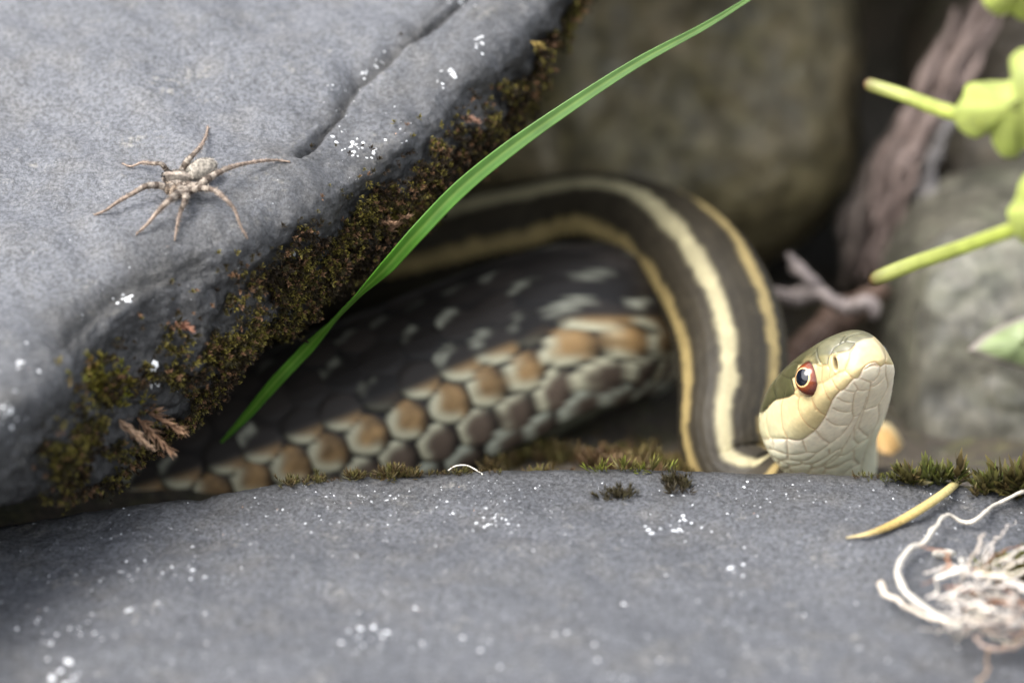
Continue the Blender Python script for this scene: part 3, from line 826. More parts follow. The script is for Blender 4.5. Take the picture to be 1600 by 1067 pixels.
# single dry sprigs sticking out of it
def sprig(px, py, dx, dy, L, label, colr, tip, r=.1, h=.12, bvh=slab_bvh):
    b = on(bvh, px, py, .02)
    d = (dx * RV - dy * UV_ - .35 * VV); d /= np.linalg.norm(d)
    n = 16
    P = b[None] + d[None] * np.linspace(0, L, n)[:, None] + rnd.normal(0, .008, (n, 3))
    D = np.repeat(d[None], n, 0) + rnd.normal(0, .15, (n, 3))
    V, F, cv = shoots(P, D, r * np.linspace(1.2, .8, n), 4, np.repeat([colr], n, 0), wid=.3, spread=.7, tipcol=np.repeat([tip], n, 0))
    o = obj('moss_sprig', mesh('moss_sprig', V, F, M_moss, cv), label=label, cat='moss sprig', group='dry moss sprigs on the slab rim')
    Vs, Fs = tube(crom(P[::3], 12), np.linspace(.022, .012, 12), 6)
    obj('stem', mesh('stem', Vs, Fs, M_dry, np.repeat([np.array(colr) * .8], len(Vs), 0)), o)
tan, tip = (0.22, 0.125, 0.075), (0.42, 0.27, 0.17)
sprig(600, 362, .9, -.55, .34, 'tan dry moss sprig pointing right beside the green grass blade', tan, tip, .12)
sprig(588, 345, .9, .1, .2, 'short pink brown moss sprig just above the longest tan sprig by the grass blade', tan, tip, .1)
sprig(812, 134, .8, .5, .2, 'rusty moss sprig on the upper rim against the dark hollow', (0.2, 0.1, 0.05), (0.4, 0.22, 0.12), .12)
sprig(722, 182, .7, .2, .2, 'pinkish moss sprig on the rim just above the middle of the grass blade', (0.24, 0.13, 0.09), (0.45, 0.28, 0.2), .11)
sprig(828, 66, .8, .3, .16, 'small yellow brown moss sprig high on the rim', (0.2, 0.14, 0.04), (0.42, 0.32, 0.1), .1)
sprig(225, 640, .85, .45, .55, 'long tan moss sprig at the lower left of the rim, topmost of its tuft', tan, tip, .17)
sprig(215, 652, .7, .65, .6, 'drooping tan moss sprig at the lower left of the rim, middle of its tuft', tan, tip, .17)
sprig(185, 655, .75, .6, .5, 'pale stubby moss sprig at the lower left of the rim, lowest of its tuft', (0.26, 0.17, 0.11), (0.5, 0.36, 0.25), .15)
sprig(275, 505, .6, .2, .2, 'reddish moss sprig above the tuft at the lower left of the rim', (0.24, 0.11, 0.07), (0.45, 0.24, 0.16), .1)
# yellow green cushion at the lower left of the rim
P, D = [], []
for _ in range(150):
    q_ = rnd.normal(0, 1, 2)
    P.append(on(slab_bvh, 172 + q_[0] * 22 + q_[1] * 8, 602 + q_[1] * 18, .02)); D.append(-VV * .6 + UV_ * .6 + rnd.normal(0, .45, 3))
g_ = rnd.rand(150)[:, None]
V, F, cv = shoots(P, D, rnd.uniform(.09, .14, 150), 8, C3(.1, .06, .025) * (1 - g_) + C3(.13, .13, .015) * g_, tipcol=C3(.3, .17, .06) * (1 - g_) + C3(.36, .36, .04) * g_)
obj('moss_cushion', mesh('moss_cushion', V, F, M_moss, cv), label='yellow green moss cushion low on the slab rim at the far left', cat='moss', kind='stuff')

# soil bank between the front rock and the snake
rows = []
for x in (-500, -200, 100, 400, 650, 850, 1000, 1080, 1180, 1300, 1370, 1450, 1600, 1900):
    k = 70 * math.exp(-((x - 1190) / 110.0) ** 2) + 85 * float(sstep(820, 520, x)) + 110 * float(sstep(480, 250, x))
    rows.append([(x, 1000, .3), (x, 800 + k, .45), (x, 765 + k, .9), (x, 748 + k, 1.8), (x, 728 + k, 3.0), (x, 716 + k, 4.5), (x, 716 + k, 6.5), (x, 760 + k, 9)])
S = patch(rows, 160, 60)
V = atp(S.reshape(-1, 3)); F = grid_faces(160, 60)
Nn = vnormals(V, F); Nn = np.where((Nn @ np.array([0, 0, 1]) < 0)[:, None], -Nn, Nn)
V = V + Nn * (0.1 * fbm(V, 1.2, 4, 60) + .03 * fbm(V, 5, 3, 61))[:, None]
obj('soil', mesh('soil', V, F, M_soil), kind='structure')
bank_bvh = BVHTree.FromPolygons(V.tolist(), F.tolist())
P, D = [], []
BVn = vnormals(V, F); BVn = np.where((BVn @ np.array([0, 0, 1]) < 0)[:, None], -BVn, BVn)
bp = proj(V)
wb = (bp[:, 0] > 700) & (bp[:, 0] < 1075) & (bp[:, 2] > 1.0) & (bp[:, 2] < 6.5)
wb = wb * sstep(0, .35, fbm(V, 1.1, 3, 62))
pick = rnd.choice(len(V), 1500, p=wb / wb.sum())
P = V[pick] + rnd.normal(0, .05, (1500, 3)); D = BVn[pick] + rnd.normal(0, .4, (1500, 3))
gr = np.clip(fbm(P, 1.4, 3, 63) + .45 + rnd.normal(0, .2, 1500), 0, 1)[:, None]
gr = gr * .7
mc = C3(.10, .06, .03) * (1 - gr) + C3(.07, .07, .014) * gr
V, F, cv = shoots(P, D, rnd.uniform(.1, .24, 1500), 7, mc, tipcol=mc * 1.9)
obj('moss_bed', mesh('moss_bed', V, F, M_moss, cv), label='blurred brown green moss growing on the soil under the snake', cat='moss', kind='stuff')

# star moss along the lip of the front rock
def tuft(name, spots, label, size, cols, tips, nleaf=9, group=None, wid=.2, spread=.75, kind=None, cat='moss tuft', bvh=front_bvh, lean=0.0):
    P, D, sz = [], [], []
    for x, y, sx, sy, n, sc in spots:
        for _ in range(n):
            a_, b_ = rnd.normal(0, 1, 2)
            P.append(on(bvh, x + a_ * sx, y + b_ * sy, -.01) + VV * 0.0)
            D.append(np.array([lean, 0, 1]) + rnd.normal(0, .38, 3) + RV * a_ * .2); sz.append(size * sc * rnd.uniform(.7, 1.2))
    n = len(P)
    m_ = rnd.rand(n)[:, None]
    c_ = np.asarray(cols[0])[None] * (1 - m_) + np.asarray(cols[1])[None] * m_
    t_ = np.asarray(tips[0])[None] * (1 - m_) + np.asarray(tips[1])[None] * m_
    V, F, cv = shoots(P, D, sz, nleaf, c_, wid=wid, spread=spread, tipcol=t_, lo=.3)
    return obj(name, mesh(name, V, F, M_moss, cv), label=label, cat=cat, group=group, kind=kind)
bc, bt = ((.05, .03, .015), (.07, .075, .015)), ((.13, .08, .035), (.22, .24, .04))
bc2, bt2 = ((.045, .026, .013), (.035, .045, .010)), ((.15, .095, .04), (.13, .165, .03))
tuft('star_moss', [(1410, 753, 10, 2, 7, .75), (1440, 754, 12, 3, 9, .95), (1470, 756, 10, 3, 6, 1.0), (1490, 757, 6, 3, 4, 1.3), (1440, 756, 30, 3, 16, .5)], 'spiky star moss on the rock lip between the snake chin and the dry needle', .26, bc2, bt2, 9, wid=.34, spread=1.1)
tuft('star_moss', [(1555, 768, 12, 4, 8, 1.0), (1585, 770, 14, 4, 9, 1.3), (1620, 774, 20, 5, 11, 1.3), (1590, 772, 36, 4, 20, .5)], 'tall spiky star moss on the rock lip above the white root', .28, bc2, bt2, 9, wid=.34, spread=1.1)
tuft('star_moss', [(1600, 900, 28, 10, 90, 1.0), (1640, 890, 26, 12, 60, 1.0)], 'blurred olive star moss beside the pale fibre tangle', .2, bc, bt, 10)
dk2 = ((.02, .014, .008), (.03, .026, .01)); dt2 = ((.06, .045, .025), (.10, .085, .035))
tuft('moss_tuft', [(966, 776, 13, 4, 46, 1)], 'flat dark moss tuft on the front rock, the wider and lower one', .1, dk2, dt2, 10, group='two dark moss tufts on the front rock', spread=1.1)
tuft('moss_tuft', [(1060, 760, 10, 6, 50, 1.15)], 'round dark moss tuft on the front rock, nearer to the snake head', .1, dk2, dt2, 10, group='two dark moss tufts on the front rock', spread=1.1)
tuft('lip_moss', [(455, 757, 9, 3, 26, 1), (495, 753, 8, 3, 22, .9), (510, 752, 12, 3, 14, .6), (556, 749, 8, 2, 26, 1.2), (590, 747, 8, 2, 10, .7), (617, 746, 10, 2, 40, 1.4), (648, 746, 9, 2, 26, 1.1), (690, 744, 4, 1, 4, .8), (722, 742, 9, 2, 14, .9), (775, 740, 8, 2, 7, .6)], 'low brown green moss fringe on the rock lip below the snake body', .1, ((.05, .03, .016), (.045, .04, .012)), ((.17, .10, .055), (.16, .15, .035)), 8, kind='stuff', cat='moss', spread=1.0)
tuft('lip_moss', [(1000, 738, 30, 1.5, 16, 1), (975, 738, 4, 1, 5, 1.3), (1020, 738, 3, 1, 3, 1.5), (940, 738, 5, 1, 4, 1.0)], 'few green pointed moss tips behind the two dark tufts', .14, ((.06, .04, .02), (.08, .1, .015)), ((.2, .17, .05), (.32, .36, .05)), 5, kind='stuff', cat='moss', wid=.22, spread=.5)
tuft('lip_moss', [(1345, 746, 8, 2, 16, .7), (1372, 748, 10, 2, 16, .7)], 'small moss specks on the rock lip right under the snake chin', .09, bc, bt, 7, kind='stuff', cat='moss')

# ------------------------------------------------------------------ pale flecks on the rocks: lichen, plus sparkle painted as bright specks
def flecks(bvh, spots, parent, tone):
    Vs, Fs, Cs, o = [], [], [], 0
    for x, y, r in spots:
        h = cast(bvh, x, y)
        if h is None: continue
        p, n, d = h
        n = Vector(n); e1 = n.orthogonal().normalized(); e2 = n.cross(e1)
        p = Vector(p); k = 7; ph = rnd.rand() * 6
        V = [p + n * r * .55]
        for i in range(k):
            an = ph + i * 2 * math.pi / k
            q_ = r * rnd.uniform(.35, 1.35) * (1 + .5 * math.cos(an - ph) ** 2)
            V.append(p + e1 * math.cos(an) * q_ + e2 * math.sin(an) * q_ - n * .006)
        Vs += [tuple(v) for v in V]
        Fs += [(o, o + 1 + i, o + 1 + (i + 1) % k) for i in range(k)]
        t_ = rnd.uniform(.45, 1.05)
        cc_ = np.array(tone) * t_
        if rnd.rand() < .03 and r < .015: cc_ = np.array([.6, .36, .22])
        Cs += [cc_] * (k + 1)
        o += k + 1
    obj('lichen_glint_flecks', mesh('lichen_glint_flecks', np.array(Vs), np.array(Fs), M_fleck, np.array(Cs)), parent, kind='stuff')

sp_ = []
def clus(x, y, sx, sy, n, r0, r1):
    for _ in range(n):
        sp_.append((x + rnd.normal(0, sx), y + rnd.normal(0, sy), rnd.uniform(r0, r1)))
clus(552, 228, 14, 11, 20, .012, .032); clus(585, 240, 4, 6, 5, .012, .025); clus(570, 118, 4, 4, 4, .018, .032); clus(590, 100, 5, 4, 5, .012, .03); clus(540, 137, 14, 5, 8, .01, .02)
clus(745, 64, 5, 8, 7, .015, .03); clus(698, 113, 8, 4, 6, .02, .036); clus(697, 134, 8, 4, 4, .012, .03); clus(190, 466, 9, 5, 7, .02, .04); clus(240, 576, 8, 12, 6, .03, .05)
clus(14, 645, 16, 24, 20, .012, .035); clus(30, 575, 20, 10, 7, .02, .04); clus(725, 3, 14, 6, 9, .012, .035); clus(630, 205, 12, 16, 8, .01, .024); clus(460, 396, 6, 3, 2, .03, .045); clus(545, 190, 30, 40, 14, .006, .014)
for _ in range(330):
    x = rnd.uniform(-100, 850); y = rnd.uniform(-60, 640)
    sp_.append((x, y, rnd.uniform(.004, .010) * (1 + 1.2 * (rnd.rand() < .08))))
sp_ = [s for s in sp_ if (s[0] - 280) ** 2 + (s[1] - 290) ** 2 > 1500]
flecks(slab_bvh, sp_, slab, (.78, .8, .82))
sp_ = []
clus(570, 990, 26, 10, 16, .015, .04); clus(600, 1000, 6, 6, 4, .02, .04); clus(1045, 822, 24, 8, 22, .012, .035); clus(780, 812, 28, 10, 20, .01, .03); clus(1145, 882, 10, 5, 5, .015, .04)
clus(100, 980, 50, 26, 22, .018, .035); clus(250, 890, 60, 18, 26, .012, .03); clus(190, 830, 40, 14, 16, .008, .016); clus(560, 800, 90, 20, 30, .008, .02); clus(1200, 770, 50, 10, 16, .008, .022); clus(1475, 778, 20, 6, 8, .012, .025)
clus(760, 790, 160, 26, 60, .008, .018); clus(95, 1058, 14, 8, 7, .03, .05); clus(900, 1000, 120, 40, 20, .015, .035)
for _ in range(900):
    y = 742 + 340 * rnd.rand() ** 1.5
    sp_.append((rnd.uniform(-40, 1640), y + 15, rnd.uniform(.005, .012) * (1 + .9 * (rnd.rand() < .18)) * (1 + (y - 740) / 700)))
flecks(front_bvh, sp_, front, (.68, .70, .73))

# ------------------------------------------------------------------ spider
def z2(*p): return [(100 + x / 4, 170 + y / 4) for x, y in p]
def onp(p, h): return on(slab_bvh, p[0], p[1], h)
parts, tint = [], []
def add(V, F, c):
    parts.append((V, F)); tint.append(np.asarray(c) * np.ones((len(V), 3)))
def ellipsoid(c_, ax, r):
    """c_ centre, ax 3 axes rows, r radii"""
    p_ = np.linspace(0, np.pi, 22); a_ = np.linspace(0, 2 * np.pi, 32, endpoint=False)
    q_ = np.stack([np.cos(p_)[:, None] * np.ones(32)[None], np.sin(p_)[:, None] * np.cos(a_)[None], np.sin(p_)[:, None] * np.sin(a_)[None]], -1).reshape(-1, 3)
    return c_ + (q_ * r) @ ax, grid_faces(22, 32, True)
hit = cast(slab_bvh, 279, 277); up = hit[1]
hd = onp((262, 277), .2) - onp((297, 281), .2); hd -= up * (hd @ up); hd /= np.linalg.norm(hd)
lf = np.cross(up, hd)
ct = onp((279, 279), .17)
Vc, Fc = ellipsoid(ct, np.stack([hd, lf, up]), (.17, .125, .095)); add(Vc, Fc, (.20, .165, .135))
Vc, Fc = ellipsoid(ct + hd * .12 + up * .01, np.stack([hd, lf, up]), (.085, .075, .085)); add(Vc, Fc, (.20, .16, .13))
ab = onp((315, 265), .19); axh = ab - ct; axh /= np.linalg.norm(axh); axl = np.cross(up, axh); axl /= np.linalg.norm(axl)
Vc, Fc = ellipsoid(ab, np.stack([axh, axl, np.cross(axh, axl)]), (.20, .135, .125)); add(Vc, Fc, (.23, .20, .165))
Vc, Fc = ellipsoid((ab + ct) / 2, np.stack([axh, axl, np.cross(axh, axl)]), (.09, .05, .05)); add(Vc, Fc, (.16, .13, .11))
LEGS = [([(655, 400), (625, 360), (600, 343), (555, 343), (490, 336), (420, 360), (362, 341)], [.17, .28, .30, .22, .12, .03, .008], .8),
        ([(735, 395), (765, 335), (810, 285), (850, 242), (888, 172), (899, 110)], [.17, .26, .24, .17, .07, .008], 1),
        ([(835, 485), (880, 452), (930, 420), (985, 390), (1050, 365), (1140, 341), (1300, 322), (1415, 332)], [.16, .22, .27, .28, .24, .16, .06, .008], 1.1),
        ([(790, 510), (840, 498), (890, 500), (945, 512), (1005, 560), (1065, 630), (1105, 735), (1150, 815)], [.15, .22, .28, .29, .23, .16, .07, .008], 1),
        ([(650, 492), (590, 480), (540, 480), (490, 494), (430, 530), (340, 580), (260, 636), (186, 664)], [.16, .22, .27, .26, .2, .12, .05, .008], 1.1),
        ([(730, 525), (690, 548), (650, 580), (590, 640), (520, 722), (450, 785)], [.15, .22, .24, .16, .07, .008], 1.15),
        ([(758, 500), (762, 545), (750, 590), (728, 645), (708, 722), (692, 826)], [.15, .22, .22, .16, .08, .008], 1.05)]
for pts, hs_, k in LEGS:
    W3 = np.array([onp(p, h) for p, h in zip(z2(*pts), hs_)])
    W3 = np.concatenate([[ct - up * .02 + (W3[0] - ct) * .35], W3])
    L3 = crom(W3, 60)
    f = np.linspace(0, 1, 60)
    R_ = k * (np.interp(f, [0, .12, .3, .45, .62, .8, 1], [.036, .040, .041, .033, .027, .019, .011]))
    Vc, Fc = tube(L3, R_, 10)
    fv = np.repeat(np.concatenate([[0], f, [1]]), 10)[:, None]
    ban = (np.sin(fv * 46 + 1.1 * np.sin(fv * 9)) > .15) * (fv < .72)
    c_ = (C3(.22, .18, .145) * (1 - ban) + C3(.085, .064, .05) * ban)
    fo = sstep(.35, .8, fv); c_ = c_ * (1 - fo) + C3(.21, .155, .12) * fo
    add(Vc, Fc, c_)
for p2 in ([(655, 470), (640, 505), (648, 522), (660, 512)], [(690, 490), (672, 520), (678, 545), (692, 540)]):
    L3 = crom(np.array([onp(p, h) for p, h in zip(z2(*p2), (.18, .17, .1, .05))]), 20)
    Vc, Fc = tube(L3, np.linspace(.03, .022, 20), 8); add(Vc, Fc, (.2, .15, .11))
V0, F0 = joined(parts); T0_ = np.concatenate(tint) * [1.08, 1.12, 1.15]
tmp = bpy.data.objects.new('tmp', mesh('tmp', V0, F0, M_spider)); C.collection.objects.link(tmp)
md = tmp.modifiers.new('r', 'REMESH'); md.mode = 'VOXEL'; md.voxel_size = .0085
dg = bpy.context.evaluated_depsgraph_get()
me_ = bpy.data.meshes.new_from_object(tmp.evaluated_get(dg))
bpy.data.objects.remove(tmp)
co = np.empty(len(me_.vertices) * 3); me_.vertices.foreach_get('co', co); co = co.reshape(-1, 3)
me_.name = 'spider'
kd2 = KDTree(len(V0))
for i, p in enumerate(V0): kd2.insert(Vector(p), i)
kd2.balance()
ci = T0_[[kd2.find(Vector(p))[1] for p in co]]
# marks: dark side bands of the carapace, mottled abdomen
rel = co - ct
lat = np.abs(rel @ lf); fw = rel @ hd
cmask = (np.linalg.norm(rel, axis=1) < .19) & ((rel @ up) > -.03)
ci = np.where((cmask & (lat > .035) & (lat < .095))[:, None], ci * .42, ci)
ci = np.where((cmask & (lat < .018))[:, None], ci * 1.5, ci)
rab = co - ab
am = np.linalg.norm(rab, axis=1) < .23
mot = fbm(co, 14, 3, 70)
ci = np.where(am[:, None], ci * (1 + .55 * mot)[:, None], ci * (1 + .25 * mot)[:, None])
a_ = me_.color_attributes.new('tint', 'FLOAT_COLOR', 'POINT')
c4 = np.ones((len(co), 4), np.float32); c4[:, :3] = np.clip(ci, .01, 1); a_.data.foreach_set('color', c4.ravel())
me_.polygons.foreach_set('use_smooth', np.ones(len(me_.polygons), bool))
me_.materials.clear(); me_.materials.append(M_spider)
spider = obj('spider', me_, label='grey brown wolf spider with spread banded legs standing on the slab', cat='spider')
# hair
sn = np.empty(len(co) * 3); me_.vertices.foreach_get('normal', sn); sn = sn.reshape(-1, 3)
pk = rnd.choice(len(co), 5200)
hp, hn_ = co[pk], sn[pk]
dr = hn_ + rnd.normal(0, .55, hp.shape) + axh * .5 * am[pk][:, None]; dr /= np.linalg.norm(dr, axis=1, keepdims=True)
sdv = np.cross(dr, rnd.normal(0, 1, hp.shape)); sdv /= np.linalg.norm(sdv, axis=1, keepdims=True)
hl_ = rnd.uniform(.018, .045, len(pk))[:, None]
V = np.stack([hp - sdv * .0022, hp + sdv * .0022, hp + dr * hl_], 1).reshape(-1, 3)
cv = np.repeat(np.clip(ci[pk] * rnd.uniform(.6, 1.9, (len(pk), 1)), 0, 1), 3, 0)
obj('hair', mesh('hair', V, np.arange(len(V)).reshape(-1, 3), M_spider, cv), spider, kind='stuff')
M_black = tint_mat('spider_eye_black', rough=.1, spec=.6)
for sx_, fx, uz, r_ in ((.022, .195, .055, .016), (-.022, .195, .055, .016), (.05, .165, .075, .013), (-.05, .165, .075, .013)):
    Vc, Fc = ellipsoid(ct + hd * fx + lf * sx_ + up * uz, np.eye(3), (r_, r_, r_))
    obj('eye', mesh('spider_eye', Vc, Fc, M_black, C3(.01, .008, .008) * np.ones((len(Vc), 1))), spider)

# ------------------------------------------------------------------ grass blade
gp = [(1230, -40, .9), (1165, 2, .8), (1100, 42, .7), (1000, 96, .5), (900, 160, .35), (800, 230, .3), (720, 295, .05), (655, 362, -.15), (605, 418, .05), (565, 458, .4), (528, 495, .8), (480, 545, 1.3), (430, 598, 1.5), (385, 650, 1.8), (345, 692, 2.1)]
G = crom(atp(gp), 160)
Wd = np.interp(np.linspace(0, 1, 160), np.linspace(0, 1, 15), [9, 12, 18, 25, 31, 36, 37, 36, 33, 24, 24, 27, 26, 18, 5]) * np.interp(np.linspace(0, 14, 160), [0, 4, 7, 14], [.58, .64, .76, .82]) / KPX
T = np.gradient(G, axis=0); T /= np.linalg.norm(T, axis=1, keepdims=True)
face = -VV - T * (T @ -VV)[:, None]; face /= np.linalg.norm(face, axis=1, keepdims=True)
sidev = np.cross(T, face)
tw = np.interp(np.linspace(0, 14, 160), [0, 6, 8, 9.2, 10.2, 11, 14], [.25, .3, .55, 1.25, 1.3, .5, .35])
sv = sidev * np.cos(tw)[:, None] + face * np.sin(tw)[:, None]
fv_ = -sidev * np.sin(tw)[:, None] + face * np.cos(tw)[:, None]
tt = np.linspace(-1, 1, 13)
prof = -.10 * (1 - np.abs(tt)) + .012 * np.cos(tt * 22)
top_ = G[:, None] + sv[:, None] * (tt[None, :, None] * Wd[:, None, None] / 2) + fv_[:, None] * (prof[None, :, None] * Wd[:, None, None])
bot_ = (top_ - fv_[:, None] * .012)[:, ::-1]
V = np.concatenate([top_, bot_], 1).reshape(-1, 3)
stripe = np.concatenate([np.exp(-((tt) / .18) ** 2), np.exp(-((tt[::-1]) / .18) ** 2)])
gl_ = np.repeat(sstep(3, 7.5, np.linspace(0, 14, 160)), 26)[:, None]
cv = C3(.21, .36, .12) * (1 - gl_) + C3(.10, .27, .028) * gl_ + np.tile(stripe, 160)[:, None] * C3(.10, .10, .03) + np.tile(np.concatenate([np.cos(tt * 30), np.cos(tt[::-1] * 30)]), 160)[:, None] * C3(.012, .02, .004)
obj('grass_blade', mesh('grass_blade', V, grid_faces(160, 26, True), M_leaf, np.clip(cv, 0.005, 1)), label='long green grass blade arching across the dark hollow', cat='grass')

# ------------------------------------------------------------------ dry needle, roots, fibres
def strand(name, pts, R_, colr, bvh=front_bvh, h=None, parent=None, n=70, seg=10, flat=1.0, jit=.0, m=M_dry, **kw):
    R_ = np.asarray(R_, float)
    if bvh is not None:
        hh = np.asarray(h if h is not None else [R_.mean()] * len(pts), float)
        W3 = np.array([on(bvh, p[0], p[1], k) for p, k in zip(pts, hh)])
    else:
        W3 = atp(pts)
    L3 = crom(W3, n)
    if jit: L3 = L3 + np.stack([fbm(L3, 2.5, 3, 80 + i) for i in range(3)], 1) * jit
    rr_ = np.interp(np.linspace(0, 1, n), np.linspace(0, 1, len(R_)), R_)
    V, F = tube(L3, rr_ * (1 + .35 * fbm(L3, 3.5, 3, 90)) if jit else rr_, seg, flat, up=[0, -.3, 1])
    c_ = np.asarray(colr, float)
    if c_.ndim == 2:
        f = np.repeat(np.concatenate([[0], np.linspace(0, 1, n), [1]]), seg)
        cv = np.stack([np.interp(f, np.linspace(0, 1, len(c_)), c_[:, k]) for k in range(3)], 1)
    else:
        cv = np.repeat(c_[None], len(V), 0)
    cv = cv * (1 + .18 * np.cos(np.tile(np.arange(seg), n + 2) * 2.1))[:, None]
    return obj(name, mesh(name, V, F, m, np.clip(cv, 0, 1)), parent, **kw)

strand('dry_needle', [(1322, 840), (1360, 833), (1400, 817), (1440, 794), (1478, 768), (1500, 748), (1513, 734)], [.01, .04, .062, .068, .066, .06, .054, .048], [(.42, .35, .19), (.36, .25, .08), (.38, .29, .11), (.42, .35, .15), (.48, .44, .26)],
       h=[.02, .07, .1, .12, .16, .2, .24], flat=.55, label='yellow tan dry needle lying across the rock lip', cat='dry needle')
strand('root', [(1640, 760), (1600, 770), (1560, 786), (1525, 810), (1508, 815), (1482, 806), (1462, 822), (1445, 846), (1420, 860), (1404, 884), (1408, 912), (1430, 938), (1460, 960), (1500, 978)], np.array([.035, .04, .042, .045, .04, .042, .045, .05, .055, .06, .062, .06, .055, .05]) * .66,
       [(.42, .38, .32), (.48, .44, .38), (.55, .52, .46)], h=[.1, .12, .12, .12, .1, .14, .16, .16, .15, .16, .18, .2, .22, .22], n=140, jit=.03, label='kinked white root curling down the front rock', cat='root')
tg = bpy.data.objects.new('fibre_tangle', None); C.collection.objects.link(tg)
tg.location = on(front_bvh, 1520, 950, 0); tg['label'] = 'tangle of pale pinkish fibres on the front rock at the right edge'; tg['category'] = 'fibre tangle'
bpy.context.view_layer.update()
def tstrand(pts, R_, c_, h):
    o = strand('fibre', pts, np.asarray(R_) * .45, c_, h=np.asarray(h) * 2.2, n=90, jit=.09, flat=.6)
    o.data.transform(Matrix.Translation(-tg.location)); o.parent = tg
wh, pk_, rs = (.55, .50, .45), (.45, .33, .27), (.27, .13, .07)
tstrand([(1378, 912), (1388, 928), (1412, 948), (1445, 962), (1500, 968), (1560, 962), (1640, 985)], [.085, .075, .06, .06, .055, .055, .05], (.6, .52, .43), [.1, .1, .1, .12, .15, .18, .15])
tstrand([(1700, 985), (1620, 972), (1560, 950), (1510, 940), (1470, 950)], [.06, .06, .055, .05, .03], wh, [.2, .25, .3, .3, .2])
tstrand([(1700, 930), (1620, 922), (1570, 915), (1520, 920), (1480, 930), (1450, 945)], [.06, .06, .06, .06, .05, .03], wh, [.2, .25, .3, .3, .25, .2])
tstrand([(1536, 836), (1525, 856), (1512, 880), (1500, 910), (1490, 940)], [.04, .045, .05, .04, .03], (.4, .35, .3), [.3, .25, .2, .2, .15])
tstrand([(1440, 900), (1470, 890), (1510, 895), (1560, 905), (1640, 935)], [.03, .05, .055, .05, .04], wh, [.1, .2, .3, .35, .3])
tstrand([(1455, 925), (1480, 905), (1500, 890), (1510, 870)], [.05, .06, .05, .03], (.75, .7, .62), [.15, .25, .3, .3])
tstrand([(1660, 960), (1600, 945), (1550, 940), (1500, 955)], [.05, .045, .04, .03], rs, [.15, .2, .2, .1])
tstrand([(1700, 1000), (1620, 990), (1560, 985), (1530, 998), (1560, 1010), (1640, 1000)], [.045, .045, .04, .04, .04, .04], pk_, [.1, .15, .15, .12, .12, .1])
tstrand([(1480, 990), (1520, 975), (1570, 975), (1640, 955)], [.03, .05, .05, .04], wh, [.1, .2, .25, .2])
tstrand([(1500, 900), (1540, 890), (1590, 895), (1660, 890)], [.03, .045, .05, .04], (.62, .56, .44), [.2, .25, .25, .2])
tstrand([(1600, 985), (1575, 1005), (1550, 1020), (1540, 1045), (1525, 1090)], [.03, .028, .025, .022, .02], (.42, .28, .17), [.08, .05, .05, .05, .05])
for k in range(34):
    x0, y0 = rnd.uniform(1440, 1600), rnd.uniform(880, 985)
    a0, cv_ = rnd.normal(0.1, .45), rnd.normal(0, .012)
    pts = []
    for i in range(6):
        pts.append((x0, y0)); x0 += 26 * math.cos(a0); y0 += 20 * math.sin(a0); a0 += cv_ * 26 + rnd.normal(0, .3)
    tstrand(pts, np.array([.012, .028, .03, .03, .024, .01]) * rnd.uniform(.7, 1.4), [wh, pk_, (.6, .54, .44), wh, rs][rnd.randint(5)], rnd.uniform(.06, .3, 6))
pe_ = on(front_bvh, 1475, 865, .08)
Vc, Fc = ellipsoid(np.zeros(3), np.array([RV, UV_ * .8 - VV * .6, VV]), (.14, .07, .05))
obj('seed_husk', mesh('seed_husk', pe_ + Vc, Fc, M_dry, C3(.6, .57, .5) * np.ones((len(Vc), 1))), label='white oval husk lying between the curled root and the grey fibre', cat='husk')
strand('hair', [(700, 735), (712, 728), (728, 727), (742, 733), (754, 741)], [.009, .011, .011, .009], (.6, .57, .5), h=[.04, .09, .1, .07, .01], n=30, seg=6, label='tiny white hair curled on the rock lip', cat='hair')
strand('hair', [(1528, 744), (1520, 752), (1524, 760), (1545, 760), (1560, 766)], [.01, .013, .013, .011], (.6, .53, .45), h=[.1, .06, .05, .05, .02], n=40, seg=6, label='thin pale fibre bent at the foot of the tall star moss', cat='fibre')

